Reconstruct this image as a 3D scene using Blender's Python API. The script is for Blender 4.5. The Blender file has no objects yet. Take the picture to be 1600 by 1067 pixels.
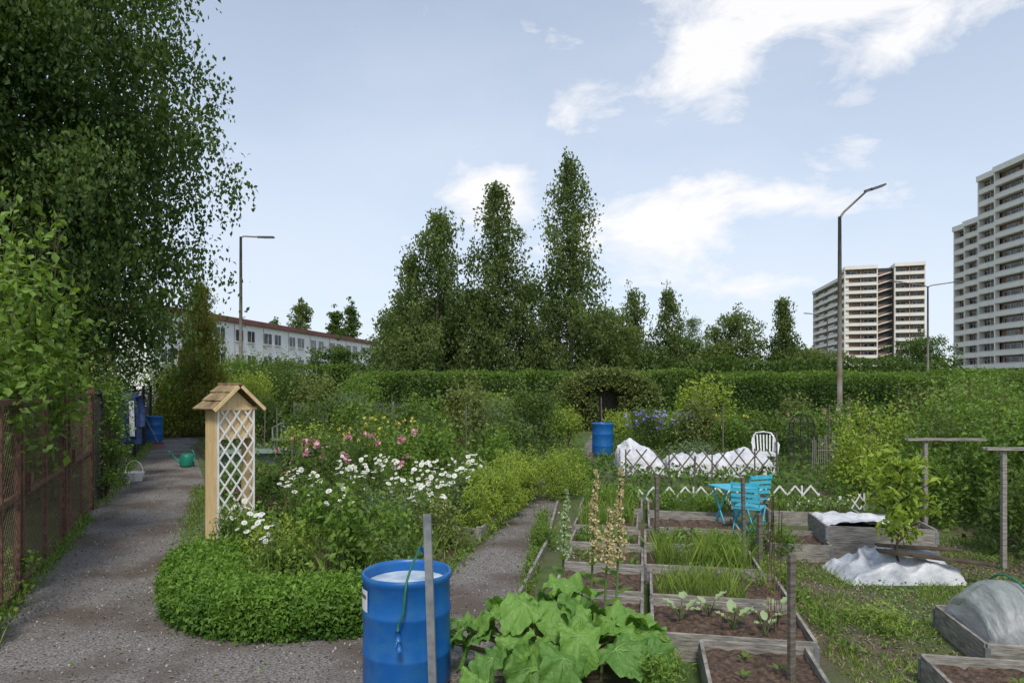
import bpy, math, random
import numpy as np
from mathutils import Vector, Matrix, noise
random.seed(5)
R0=np.random.default_rng(11)
COL=bpy.context.scene.collection
# ------------------------------------------------------------------ materials
def newmat(name):
    m=bpy.data.materials.new(name); m.use_nodes=True
    nt=m.node_tree
    return m,nt,nt.nodes['Principled BSDF'],nt.nodes['Material Output']
def noisemat(name,c1,c2,scale=5,rough=.8,bump=.3,detail=6,c3=None,scale2=1.0,metal=0,bscale=None,stretch=None,spec=.3,bdist=.01,lo=.35,hi=.65,see=0):
    m,nt,b,o=newmat(name); N=nt.nodes; L=nt.links
    tc=N.new('ShaderNodeTexCoord'); src=tc.outputs['Object']
    if stretch:
        mp=N.new('ShaderNodeMapping'); mp.inputs['Scale'].default_value=stretch; L.new(src,mp.inputs[0]); src=mp.outputs[0]
    n=N.new('ShaderNodeTexNoise'); n.inputs['Scale'].default_value=scale; n.inputs['Detail'].default_value=detail; n.inputs['Roughness'].default_value=.65
    L.new(src,n.inputs['Vector'])
    r=N.new('ShaderNodeValToRGB'); r.color_ramp.elements[0].color=(*c1,1); r.color_ramp.elements[1].color=(*c2,1)
    r.color_ramp.elements[0].position=lo; r.color_ramp.elements[1].position=hi
    L.new(n.outputs['Fac'],r.inputs[0]); col=r.outputs[0]
    if c3:
        n2=N.new('ShaderNodeTexNoise'); n2.inputs['Scale'].default_value=scale2; n2.inputs['Detail'].default_value=5; L.new(src,n2.inputs['Vector'])
        rr=N.new('ShaderNodeValToRGB'); rr.color_ramp.elements[0].position=.45; rr.color_ramp.elements[1].position=.62; L.new(n2.outputs['Fac'],rr.inputs[0])
        mx=N.new('ShaderNodeMixRGB'); L.new(rr.outputs[0],mx.inputs[0]); L.new(col,mx.inputs[1]); mx.inputs[2].default_value=(*c3,1); col=mx.outputs[0]
    L.new(col,b.inputs['Base Color'])
    b.inputs['Roughness'].default_value=rough; b.inputs['Metallic'].default_value=metal; b.inputs['Specular IOR Level'].default_value=spec
    if bump:
        nb=N.new('ShaderNodeTexNoise'); nb.inputs['Scale'].default_value=bscale or scale*2; nb.inputs['Detail'].default_value=6; L.new(src,nb.inputs['Vector'])
        bp=N.new('ShaderNodeBump'); bp.inputs['Strength'].default_value=bump; bp.inputs['Distance'].default_value=bdist; L.new(nb.outputs['Fac'],bp.inputs['Height']); L.new(bp.outputs[0],b.inputs['Normal'])
    if see:
        t=N.new('ShaderNodeBsdfTransparent'); mx=N.new('ShaderNodeMixShader'); mx.inputs[0].default_value=see
        L.new(b.outputs[0],mx.inputs[1]); L.new(t.outputs[0],mx.inputs[2]); L.new(mx.outputs[0],o.inputs[0])
    return m
def leafmat(name,c1,c2,trans=.35,rough=.5,spec=.3,bump=0):
    m,nt,b,o=newmat(name); N=nt.nodes; L=nt.links
    at=N.new('ShaderNodeAttribute'); at.attribute_name='tint'
    r=N.new('ShaderNodeValToRGB'); r.color_ramp.elements[0].color=(*c1,1); r.color_ramp.elements[1].color=(*c2,1)
    L.new(at.outputs['Fac'],r.inputs[0]); L.new(r.outputs[0],b.inputs['Base Color'])
    b.inputs['Roughness'].default_value=rough; b.inputs['Specular IOR Level'].default_value=spec
    if bump:
        tc=N.new('ShaderNodeTexCoord'); nb=N.new('ShaderNodeTexNoise'); nb.inputs['Scale'].default_value=45; nb.inputs['Detail'].default_value=3; L.new(tc.outputs['Object'],nb.inputs['Vector'])
        bp=N.new('ShaderNodeBump'); bp.inputs['Strength'].default_value=bump; bp.inputs['Distance'].default_value=.012; L.new(nb.outputs['Fac'],bp.inputs['Height']); L.new(bp.outputs[0],b.inputs['Normal'])
    if trans:
        t=N.new('ShaderNodeBsdfTranslucent')
        g=N.new('ShaderNodeMixRGB'); g.blend_type='MULTIPLY'; g.inputs[0].default_value=1; g.inputs[2].default_value=(1.5,1.45,.55,1); L.new(r.outputs[0],g.inputs[1]); L.new(g.outputs[0],t.inputs[0])
        mx=N.new('ShaderNodeMixShader'); mx.inputs[0].default_value=trans
        L.new(b.outputs[0],mx.inputs[1]); L.new(t.outputs[0],mx.inputs[2]); L.new(mx.outputs[0],o.inputs[0])
    return m
M={}
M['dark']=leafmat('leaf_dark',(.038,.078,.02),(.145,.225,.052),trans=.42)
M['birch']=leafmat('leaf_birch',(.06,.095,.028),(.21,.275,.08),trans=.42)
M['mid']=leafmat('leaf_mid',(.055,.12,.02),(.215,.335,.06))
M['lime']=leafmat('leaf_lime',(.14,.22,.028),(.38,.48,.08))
M['blue']=leafmat('leaf_bluegreen',(.075,.13,.065),(.22,.30,.155))
M['hedge']=leafmat('leaf_hedge',(.04,.09,.018),(.18,.28,.05),trans=.4)
M['edging']=leafmat('leaf_edging',(.04,.11,.018),(.215,.37,.055))
M['yellowgreen']=leafmat('leaf_golden',(.11,.13,.02),(.30,.31,.06))
M['olive']=leafmat('leaf_olive',(.07,.10,.03),(.24,.29,.09))
M['grass']=leafmat('leaf_grass',(.10,.18,.03),(.30,.40,.09))
M['rhub']=leafmat('leaf_rhubarb',(.10,.23,.035),(.24,.42,.09),trans=.25,rough=.42,bump=.8)
M['rhub2']=leafmat('leaf_rhubarb_dark',(.06,.16,.028),(.17,.32,.07),trans=.25,rough=.42,bump=.8)
M['pale']=leafmat('leaf_pale',(.22,.33,.13),(.46,.54,.32),trans=.2)
M['redleaf']=leafmat('leaf_red',(.09,.03,.03),(.18,.08,.06))
M['white']=leafmat('petal_white',(.72,.72,.70),(.86,.86,.84),trans=.15)
M['pink']=leafmat('petal_pink',(.58,.20,.30),(.78,.48,.56),trans=.15)
M['magenta']=leafmat('petal_magenta',(.30,.05,.14),(.48,.13,.26),trans=.15)
M['yellow']=leafmat('petal_yellow',(.65,.52,.05),(.8,.74,.25),trans=.15)
M['violet']=leafmat('petal_violet',(.24,.2,.52),(.45,.40,.75),trans=.15)
M['cream']=leafmat('petal_cream',(.42,.34,.16),(.66,.58,.36),trans=.15)
M['straw']=leafmat('litter',(.10,.08,.05),(.36,.30,.2),trans=0,rough=.8)
M['stone']=leafmat('stone_chip',(.08,.075,.07),(.38,.36,.34),trans=0,rough=.85)
M['bark']=noisemat('bark_birch',(.05,.04,.035),(.25,.23,.21),scale=6,bump=.5)
M['stem']=noisemat('stem_green',(.06,.10,.03),(.12,.17,.05),scale=8,bump=0)
M['twig']=noisemat('twig_brown',(.05,.035,.022),(.11,.08,.05),scale=8,bump=0)
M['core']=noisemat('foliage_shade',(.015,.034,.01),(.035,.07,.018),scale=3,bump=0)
M['ground']=noisemat('ground_soil_grass',(.05,.085,.022),(.10,.15,.035),scale=3,c3=(.12,.095,.065),scale2=.6,bump=.8,bscale=30,bdist=.03)
M['gravel']=noisemat('gravel_path',(.085,.074,.066),(.37,.34,.315),scale=55,c3=(.125,.098,.08),scale2=1.1,bump=1,bscale=70,bdist=.02,detail=8,lo=.36,hi=.68)
M['soil']=noisemat('garden_soil',(.035,.022,.014),(.15,.10,.07),scale=22,bump=1,bscale=30,bdist=.03)
M['wood']=noisemat('weathered_wood',(.13,.12,.10),(.38,.35,.31),scale=7,bump=.5,stretch=(1,1,9),bscale=14)
M['wooddark']=noisemat('old_wood',(.06,.052,.043),(.20,.17,.14),scale=7,bump=.5,stretch=(1,1,5))
M['woodcream']=noisemat('cream_board',(.62,.44,.21),(.76,.58,.33),scale=5,bump=.2,stretch=(6,6,1),rough=.6)
M['shingle']=noisemat('roof_shingle',(.16,.11,.06),(.38,.28,.16),scale=9,bump=.6)
M['whitepaint']=noisemat('white_paint',(.68,.67,.64),(.80,.79,.76),scale=9,bump=.1,rough=.5)
M['whiteplastic']=noisemat('white_plastic',(.60,.61,.61),(.72,.73,.74),scale=4,bump=0,rough=.35)
M['whitebag']=noisemat('white_sheet',(.50,.51,.54),(.72,.72,.74),scale=3,bump=.9,bscale=6,bdist=.09,rough=.5)
M['greybag']=noisemat('grey_bag',(.34,.36,.40),(.66,.67,.70),scale=3,bump=.6,bscale=9,bdist=.05,rough=.35)
M['blue_b']=noisemat('blue_barrel_plastic',(.004,.09,.32),(.007,.12,.39),scale=3,bump=.1,rough=.38,spec=.5,c3=(.015,.12,.33),scale2=9)
M['rust']=noisemat('rusty_steel',(.06,.035,.025),(.19,.10,.065),scale=14,bump=.4,rough=.75)
M['rustwire']=noisemat('rusty_wire',(.09,.06,.045),(.19,.12,.09),scale=20,bump=0)
M['steel']=noisemat('galvanised_steel',(.20,.21,.22),(.36,.37,.38),scale=9,bump=.1,rough=.45,metal=.5)
M['lampmetal']=noisemat('lamp_metal',(.20,.19,.17),(.30,.28,.25),scale=3,bump=.1,rough=.6,c3=(.17,.12,.08),scale2=1.5)
M['lampdark']=noisemat('lamp_head_metal',(.08,.085,.09),(.13,.13,.14),scale=3,bump=0,rough=.5)
M['black']=noisemat('black_metal',(.015,.015,.015),(.035,.035,.035),scale=9,bump=0,rough=.5)
M['turq']=noisemat('turquoise_paint',(.04,.38,.52),(.09,.50,.64),scale=9,bump=.1,rough=.45)
M['navy']=noisemat('navy_cloth',(.012,.025,.08),(.035,.06,.15),scale=9,bump=.6,bdist=.02,rough=.9)
M['tgreen']=noisemat('green_plastic',(.01,.14,.09),(.02,.22,.15),scale=9,bump=0,rough=.4)
M['hose']=noisemat('green_hose',(.015,.10,.06),(.03,.16,.09),scale=9,bump=0,rough=.4)
M['trough']=noisemat('greygreen_tub',(.10,.15,.13),(.2,.26,.22),scale=5,bump=.1)
M['red']=noisemat('red_plastic',(.4,.02,.02),(.55,.05,.04),scale=5,bump=0,rough=.4)
M['terra']=noisemat('terracotta',(.30,.12,.06),(.45,.2,.11),scale=5,bump=.1)
M['fleece']=noisemat('garden_fleece',(.32,.35,.35),(.60,.63,.63),scale=5,bump=1,bscale=6,bdist=.04,rough=.4,stretch=(2.4,.5,1),see=.45,spec=.6)
M['bwhite']=noisemat('white_render',(.80,.80,.79),(.85,.85,.84),scale=.6,bump=.05)
M['broof']=noisemat('red_brown_fascia',(.16,.07,.06),(.22,.10,.085),scale=.6,bump=0)
M['concrete']=noisemat('concrete_panel',(.72,.69,.62),(.82,.79,.72),scale=.3,bump=.05,rough=.8)
M['brick']=noisemat('brown_brick',(.19,.115,.08),(.28,.175,.125),scale=1.2,bump=.05)
M['graywall']=noisemat('mid_grey_wall',(.38,.36,.33),(.50,.48,.45),scale=.6,bump=0)  # plain grey for panel joints, roof slab, fins and balcony rails
M['water']=noisemat('water_pale_patches',(.30,.40,.45),(.8,.85,.88),scale=3,bump=.1,rough=.15)  # blue-grey water colour broken by pale patches
M['stairdark']=noisemat('dark_stair_wall',(.04,.04,.04),(.08,.08,.08),scale=3,bump=0)  # near-black wall colour of the recessed stair column
M['vein']=noisemat('leaf_vein',(.16,.28,.08),(.24,.37,.11),scale=8,bump=0)
M['petiole']=noisemat('leaf_stalk',(.20,.25,.10),(.34,.22,.13),scale=6,bump=0)
def glass():
    m,nt,b,o=newmat('window_glass'); N=nt.nodes; L=nt.links
    tc=N.new('ShaderNodeTexCoord'); n=N.new('ShaderNodeTexNoise'); n.inputs['Scale'].default_value=.7; oi=N.new('ShaderNodeObjectInfo')
    va=N.new('ShaderNodeVectorMath'); va.operation='ADD'; L.new(tc.outputs['Object'],va.inputs[0]); L.new(oi.outputs['Location'],va.inputs[1]); L.new(va.outputs[0],n.inputs['Vector'])
    r=N.new('ShaderNodeValToRGB'); r.color_ramp.elements[0].color=(.012,.018,.025,1); r.color_ramp.elements[1].color=(.14,.15,.15,1); r.color_ramp.elements[0].position=.45; r.color_ramp.elements[1].position=.7
    L.new(n.outputs['Fac'],r.inputs[0]); L.new(r.outputs[0],b.inputs['Base Color']); b.inputs['Roughness'].default_value=.12
    return m
M['glass']=glass()
# ------------------------------------------------------------------ mesh builder
class MB:
    def __init__(s): s.v=[]; s.f=[]; s.m=[]; s.s=[]; s.sets=[]
    def add(s,vs,fs,mat=0,smooth=False):
        o=len(s.v); s.v+= [tuple(p) for p in vs]
        for f in fs: s.f.append([i+o for i in f]); s.m.append(mat); s.s.append(smooth)
    def box(s,c,d,rz=0,mat=0):
        hx,hy,hz=d[0]/2,d[1]/2,d[2]/2
        pts=[Vector((x,y,z)) for x in(-hx,hx) for y in(-hy,hy) for z in(-hz,hz)]
        mt=Matrix.Rotation(rz,4,'Z')
        c=Vector(c); pts=[mt@p+c for p in pts]
        s.add(pts,[(0,1,3,2),(4,6,7,5),(0,4,5,1),(2,3,7,6),(0,2,6,4),(1,5,7,3)],mat)
    def beam(s,p,q,w,h,mat=0,up=(0,0,1)):
        p=Vector(p);q=Vector(q);d=q-p
        if d.length<1e-6:return
        x=d.normalized(); u=Vector(up)
        if abs(x.dot(u))>.98:u=Vector((0,1,0))
        y=u.cross(x).normalized(); z=x.cross(y)
        vs=[]
        for a in (p,q):
            for sy,sz in((-1,-1),(1,-1),(1,1),(-1,1)): vs.append(a+y*w/2*sy+z*h/2*sz)
        s.add(vs,[(0,3,2,1),(4,5,6,7),(0,1,5,4),(1,2,6,5),(2,3,7,6),(3,0,4,7)],mat)
    def tube(s,pts,rad,n=6,mat=0,cap=True):
        pts=[Vector(p) for p in pts]
        if not hasattr(rad,'__len__'): rad=[rad]*len(pts)
        vs=[];fs=[]
        for i,p in enumerate(pts):
            d=(pts[min(i+1,len(pts)-1)]-pts[max(i-1,0)])
            d=d.normalized() if d.length>1e-9 else Vector((0,0,1))
            u=Vector((1,0,0)) if abs(d.x)<.9 else Vector((0,1,0))
            a=d.cross(u).normalized(); b=d.cross(a)
            for k in range(n):
                t=2*math.pi*k/n; vs.append(p+(a*math.cos(t)+b*math.sin(t))*rad[i])
        for i in range(len(pts)-1):
            for k in range(n):
                k2=(k+1)%n; fs.append((i*n+k,i*n+k2,(i+1)*n+k2,(i+1)*n+k))
        if cap: fs.append(tuple(range(n))); fs.append(tuple((len(pts)-1)*n+k for k in range(n-1,-1,-1)))
        s.add(vs,fs,mat,n>4)
    def lathe(s,prof,n=32,mat=0,c=(0,0,0)):
        vs=[];fs=[]
        for r,z in prof:
            for k in range(n):
                t=2*math.pi*k/n; vs.append((c[0]+r*math.cos(t),c[1]+r*math.sin(t),c[2]+z))
        for i in range(len(prof)-1):
            for k in range(n):
                k2=(k+1)%n; fs.append((i*n+k,i*n+k2,(i+1)*n+k2,(i+1)*n+k))
        s.add(vs,fs,mat,True)
    def disc(s,c,r,n=24,mat=0):
        s.add([(c[0]+r*math.cos(2*math.pi*k/n),c[1]+r*math.sin(2*math.pi*k/n),c[2]) for k in range(n)],[tuple(range(n))],mat)
    def lattice(s,x0,x1,z0,z1,cw,ch,w,t,y=0,mat=0):
        for sg,yo in((1,0),(-1,t)):
            m=sg*ch/cw; W=x1-x0;H=z1-z0
            k0=-int(W/cw)-2 if sg>0 else -1; k1=int(H/ch)+int(W/cw)+3
            for k in range(k0,k1):
                b=z0+k*ch
                pts=[]
                for X in(x0,x1):
                    Z=b+m*(X-x0)
                    if z0<=Z<=z1: pts.append((X,Z))
                for Z in(z0,z1):
                    X=x0+(Z-b)/m
                    if x0<X<x1: pts.append((X,Z))
                if len(pts)>=2:
                    a,c=pts[0],pts[-1]
                    if math.hypot(a[0]-c[0],a[1]-c[1])>.03: s.beam((a[0],y+yo,a[1]),(c[0],y+yo,c[1]),w,t,mat,up=(0,1,0))
    def leaves(s,P,size,mat=0,asp=.55,up=.5,tint=None,dirs=None,rng=R0,fold=.1):
        P=np.asarray(P,float); n=len(P)
        if n==0:return
        a=rng.normal(size=(n,3))
        if dirs is not None: a=a*.55+dirs
        a/=np.linalg.norm(a,axis=1)[:,None]+1e-9
        nn=rng.normal(size=(n,3)); nn[:,2]+=up*3
        sd=np.cross(a,nn); sd/=np.linalg.norm(sd,axis=1)[:,None]+1e-9
        nn=np.cross(sd,a)
        L=(size*(.65+.7*rng.random(n)))[:,None]
        V=np.empty((n,4,3)); V[:,0]=P-a*L*.5; V[:,1]=P+sd*L*asp*.5+nn*L*fold; V[:,2]=P+a*L*.5; V[:,3]=P-sd*L*asp*.5+nn*L*fold
        if tint is None: tint=rng.random(n)
        s.sets.append((V.reshape(-1,3),np.arange(4*n).reshape(n,4),np.clip(tint,0,1),mat))
    def blades(s,P,h,w,mat=0,lean=.3,tint=None,rng=R0):
        P=np.asarray(P,float);n=len(P)
        if n==0:return
        t=rng.random(n)*2*np.pi; side=np.stack([np.cos(t),np.sin(t),0*t],1)
        hh=(h*(.5+.8*rng.random(n)))[:,None]
        top=P+np.concatenate([rng.normal(size=(n,2))*lean*hh,hh],1)
        mid=P+(top-P)*.5; mid[:,2]+=hh[:,0]*.1
        V=np.empty((n,4,3)); V[:,0]=P-side*w*.5; V[:,1]=P+side*w*.5; V[:,2]=mid+side*w*.45+(top-mid)*.1; V[:,3]=top
        if tint is None: tint=rng.random(n)
        s.sets.append((V.reshape(-1,3),np.arange(4*n).reshape(n,4),np.clip(tint,0,1),mat))
    def heads(s,P,r,np_=11,mat=0,cmat=None,face=(0,-.45,1),rng=R0):
        P=np.asarray(P,float);n=len(P)
        if n==0:return
        nr=rng.normal(size=(n,3))*.45+np.array(face); nr/=np.linalg.norm(nr,axis=1)[:,None]
        u=np.cross(nr,[1,0.1,0]); u/=np.linalg.norm(u,axis=1)[:,None]; w=np.cross(nr,u)
        R=(r*(.6+.65*rng.random(n)))[:,None]
        Vs=[]
        for k in range(np_):
            t=2*math.pi*k/np_; d=u*math.cos(t)+w*math.sin(t); e=-u*math.sin(t)+w*math.cos(t); q=math.pi/np_*.8
            V=np.empty((n,4,3)); V[:,0]=P+d*R*.2; V[:,1]=P+(d*.75+e*q)*R; V[:,2]=P+d*R-nr*R*.12; V[:,3]=P+(d*.75-e*q)*R
            Vs.append(V)
        V=np.concatenate(Vs); m=len(V)
        s.sets.append((V.reshape(-1,3),np.arange(4*m).reshape(m,4),rng.random(m),mat))
        if cmat is not None:
            V=np.empty((n,6,3))
            for k in range(6):
                t=2*math.pi*k/6; V[:,k]=P+nr*R*.1+(u*math.cos(t)+w*math.sin(t))*R*.27
            s.sets.append((V.reshape(-1,3),np.arange(6*n).reshape(n,6),rng.random(n),cmat))
    def build(s,name,mats,parent=None,loc=(0,0,0),rz=0,smooth=None):
        V=[np.array(s.v,float).reshape(-1,3)]; lv=[];tot=[];mi=[];ti=[];sm=[]
        lv.append(np.array([i for f in s.f for i in f],int)); tot.append(np.array([len(f) for f in s.f],int)); mi.append(np.array(s.m,int)); ti.append(np.full(len(s.f),.5)); sm.append(np.array(s.s,bool))
        off=len(s.v)
        for (v,f,t,m) in s.sets:
            V.append(v); lv.append((f+off).ravel()); tot.append(np.full(len(f),f.shape[1])); mi.append(np.full(len(f),m)); ti.append(t); sm.append(np.zeros(len(f),bool)); off+=len(v)
        V=np.concatenate(V); lv=np.concatenate(lv).astype(np.int32); tot=np.concatenate(tot).astype(np.int32)
        me=bpy.data.meshes.new(name); me.vertices.add(len(V)); me.vertices.foreach_set('co',V.astype(np.float32).ravel())
        me.loops.add(len(lv)); me.loops.foreach_set('vertex_index',lv)
        me.polygons.add(len(tot)); st=np.concatenate([[0],np.cumsum(tot)[:-1]]).astype(np.int32)
        me.polygons.foreach_set('loop_start',st); me.polygons.foreach_set('loop_total',tot)
        me.polygons.foreach_set('material_index',np.concatenate(mi).astype(np.int32))
        me.polygons.foreach_set('use_smooth',np.concatenate(sm) if smooth is None else np.full(len(tot),smooth))
        at=me.attributes.new('tint','FLOAT','FACE'); at.data.foreach_set('value',np.concatenate(ti).astype(np.float32))
        me.update(calc_edges=True)
        for m in mats: me.materials.append(M[m])
        o=bpy.data.objects.new(name,me); COL.objects.link(o); o.location=loc; o.rotation_euler=(0,0,rz)
        if parent: o.parent=parent
        return o
def tag(o,label,cat,group=None):
    o['label']=label; o['category']=cat
    if group:o['group']=group
    return o
def thing(name,label,cat,loc,rz=0,group=None):
    e=bpy.data.objects.new(name,None); COL.objects.link(e); e.location=loc; e.rotation_euler=(0,0,rz); e.empty_display_size=.2
    return tag(e,label,cat,group)
def dup(o,loc,rz=0,sc=1,label=None):
    c=o.copy(); COL.objects.link(c); c.location=loc; c.rotation_euler=(0,0,rz); c.scale=(sc,)*3 if not hasattr(sc,'__len__') else sc
    if label:c['label']=label
    for ch in list(o.children):
        k=ch.copy(); COL.objects.link(k); k.parent=c
    return c
def pip(P,poly):
    x,y=P[:,0],P[:,1]; ins=np.zeros(len(P),bool); j=len(poly)-1
    for i in range(len(poly)):
        xi,yi=poly[i];xj,yj=poly[j]
        c=((yi>y)!=(yj>y))&(x<(xj-xi)*(y-yi)/(yj-yi+1e-12)+xi); ins^=c; j=i
    return ins
def sample(poly,n,rng=R0,zmax=0,bias=0):
    a=np.array(poly); lo=a.min(0);hi=a.max(0)
    P=lo+(hi-lo)*rng.random((n*3,2))
    if bias:
        keep=rng.random(len(P))<np.clip(bias/ P[:,1],0,1); P=P[keep]
    P=P[pip(P,poly)][:n]
    return np.concatenate([P,rng.random((len(P),1))*zmax],1)
# ------------------------------------------------------------------ world
sc=bpy.context.scene
w=bpy.data.worlds.new('World'); sc.world=w; w.use_nodes=True
nt=w.node_tree;N=nt.nodes;L=nt.links;bg=N['Background']
SUN=Vector((.02,-.62,.80)).normalized()
sky=N.new('ShaderNodeTexSky'); sky.sky_type='NISHITA'; sky.sun_disc=False; sky.sun_elevation=math.asin(SUN.z); sky.sun_rotation=math.atan2(SUN.x,SUN.y)%(2*math.pi); sky.air_density=1.0; sky.dust_density=.7
tc=N.new('ShaderNodeTexCoord'); sx=N.new('ShaderNodeSeparateXYZ'); L.new(tc.outputs['Generated'],sx.inputs[0])
def mth(op,a,b=None,c=None,clamp=False):
    n=N.new('ShaderNodeMath'); n.operation=op; n.use_clamp=clamp
    for i,x in enumerate((a,b,c)):
        if x is None: continue
        if isinstance(x,(int,float)): n.inputs[i].default_value=x
        else: L.new(x,n.inputs[i])
    return n.outputs[0]
az=mth('ARCTAN2',sx.outputs[0],sx.outputs[1]); el=mth('ARCSINE',sx.outputs[2])
mp=N.new('ShaderNodeMapping'); mp.inputs['Scale'].default_value=(1,1,2.0); L.new(tc.outputs['Generated'],mp.inputs[0])
no=N.new('ShaderNodeTexNoise'); no.inputs['Scale'].default_value=8; no.inputs['Detail'].default_value=10; no.inputs['Roughness'].default_value=.6; no.inputs['Distortion'].default_value=.3; L.new(mp.outputs[0],no.inputs['Vector'])
n2=N.new('ShaderNodeTexNoise'); n2.inputs['Scale'].default_value=2.2; n2.inputs['Detail'].default_value=7; L.new(mp.outputs[0],n2.inputs['Vector'])
tot=None
for (a,e,wa,we,k) in [(24,27.5,13,4.5,1.3),(17,25,6,4,1.2),(34,28,8,3,1.15),(5,22,5,3.5,.6),(12,12.8,8,3.2,1.15),(22,13.8,6,1.8,1.0),(-1,14.6,5,3.4,1.2),(18,8.2,9,1.8,.75),(26,17,4,2,.5),(3,18,3,2,.5),(-60,25,14,7,.9),(60,30,16,8,.9),(150,30,40,14,.9)]:
    d1=mth('DIVIDE',mth('SUBTRACT',az,math.radians(a)),math.radians(wa)); d2=mth('DIVIDE',mth('SUBTRACT',el,math.radians(e)),math.radians(we))
    g=mth('MULTIPLY',mth('EXPONENT',mth('MULTIPLY',mth('ADD',mth('MULTIPLY',d1,d1),mth('MULTIPLY',d2,d2)),-.8)),k)
    tot=g if tot is None else mth('MAXIMUM',tot,g)
val=mth('ADD',mth('MULTIPLY',no.outputs['Fac'],2.1),mth('MULTIPLY',tot,.75))
mask=mth('MULTIPLY_ADD',val,2.4,-3.42,clamp=True)
thin=mth('MULTIPLY',mth('MULTIPLY_ADD',n2.outputs['Fac'],2.4,-.95,clamp=True),.40)
hz=mth('SUBTRACT',1,mth('MULTIPLY',mth('MAXIMUM',el,0),1.35),clamp=True)
hz=mth('MULTIPLY_ADD',hz,.60,.24,clamp=True)
m1=N.new('ShaderNodeMixRGB'); L.new(mth('ADD',hz,mth('MULTIPLY',thin,.6),clamp=True),m1.inputs[0]); L.new(sky.outputs[0],m1.inputs[1]); m1.inputs[2].default_value=(5.35,5.9,6.75,1)
m2=N.new('ShaderNodeMixRGB'); L.new(mth('MULTIPLY',mask,.93),m2.inputs[0]); L.new(m1.outputs[0],m2.inputs[1]); m2.inputs[2].default_value=(6.8,6.75,6.8,1)
L.new(m2.outputs[0],bg.inputs[0]); bg.inputs[1].default_value=.15
sl=bpy.data.lights.new('sun','SUN'); sl.energy=2.7; sl.angle=math.radians(12); sl.color=(1,.95,.86)
so=bpy.data.objects.new('sun',sl); COL.objects.link(so); so.rotation_euler=SUN.to_track_quat('Z','Y').to_euler()
sc.view_settings.view_transform='Standard'; sc.view_settings.look='None'; sc.view_settings.exposure=0
cam=bpy.data.cameras.new('camera'); cam.lens=24; cam.sensor_width=36; cam.shift_y=.042; cam.clip_end=6000
co=bpy.data.objects.new('camera',cam); COL.objects.link(co); co.location=(0,0,2); co.rotation_euler=(math.radians(90),0,0); sc.camera=co
# ------------------------------------------------------------------ setting
b=MB(); b.add([(-3000,-500,0),(3000,-500,0),(3000,4000,0),(-3000,4000,0)],[(0,1,2,3)]); o=b.build('ground',['ground']); o['kind']='structure'; 
PATH=[(-4,2),(-4.0,5),(-4.5,6.1),(-6.0,9.3),(-8.3,14.3),(-12.9,24.5),(-12.6,26),(-11.4,25),(-10.1,21.3),(-8.2,17.8),(-6.4,14.2),(-4.75,10.7),(-3.9,8.5),(-3.4,7.1),(-2.9,5.95),(-2.2,5.3),(-1.2,5.45),(-.75,7.1),(-.45,8.6),(.05,10.8),(.62,13.3),(1.1,17),(2.0,20),(3.3,28),(4.2,28),(3.0,20),(2.0,17),(1.2,14.2),(.75,11.2),(.45,9),(.15,7),(.1,5.2),(.5,2)]
b=MB(); b.add([(x,y,.004) for x,y in PATH],[tuple(range(len(PATH)))]); o=b.build('path',['gravel']); o['kind']='structure'
BED=[(-2.8,6.0),(-2.1,5.4),(-1.25,5.6),(-.8,7.1),(-.5,8.65),(.55,13.3),(1.0,17),(1.8,20),(-1,26),(-11,26),(-9.9,21.3),(-8.0,17.8),(-6.2,14.2),(-4.6,10.7),(-3.75,8.5),(-3.3,7.1)]
b=MB(); b.add([(x,y,.012) for x,y in BED],[tuple(range(len(BED)))]); o=b.build('flower_bed_soil',['soil']); o['kind']='structure'
b=MB(); P=sample(PATH,26000,zmax=.0,bias=6); P[:,2]=.01; b.leaves(P,.022,0,asp=.8,up=2,fold=.15)
P=sample(PATH,3500,bias=6); P[:,2]=.013; b.leaves(P,.03,1,asp=.5,up=2)
P=sample(PATH,600,bias=6); P[:,2]=.013; b.leaves(P,.04,2,asp=.5,up=2)
o=b.build('gravel_chips',['stone','straw','mid']); o['kind']='stuff'
RG=[(2.2,3.6),(5.5,3.6),(6.5,9),(2.6,9)]
def patch(P,sc_,thr): 
    return np.array([noise.noise(Vector((p[0]*sc_,p[1]*sc_,3.1)))>thr for p in P])
b=MB(); P=sample(RG,26000); P=P[patch(P,1.3,-.02)]; b.blades(P,.05,.008,0,lean=.6)
P=sample(RG,9000,zmax=.06); P=P[patch(P,1.1,0)]; b.leaves(P,.035,1,up=1)
P=sample(RG,14000,zmax=.01); b.leaves(P,.04,2,asp=.3,up=2)
o=b.build('lawn_weeds',['grass','mid','straw']); o['kind']='stuff'
b=MB()
P=sample(BED,24000,zmax=.28,bias=9); b.leaves(P,.055,0,up=.7,tint=.1+.5*R0.random(len(P)))
P=sample(BED,6000,zmax=0,bias=9); b.blades(P,.32,.012,1)
FAR=[(1.2,10.6),(6.5,10.6),(26,34),(4.4,34),(2.6,19),(1.5,15)]
P=sample(FAR,24000,zmax=.3); b.leaves(P,.11,0,up=.7,tint=.6*R0.random(len(P)))
P=sample(FAR,12000,zmax=.3); b.leaves(P,.09,2,up=.7)
P=sample([(-1,24),(3,34),(-14,34),(-11,24)],14000,zmax=.4); b.leaves(P,.13,2,up=.7)
P=sample([(5,6),(9,6),(26,34),(9,16),(6,10)],16000,zmax=.35); b.leaves(P,.10,2,up=.7)
o=b.build('ground_cover',['mid','grass','dark']); o['kind']='stuff'
b=MB()
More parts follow.
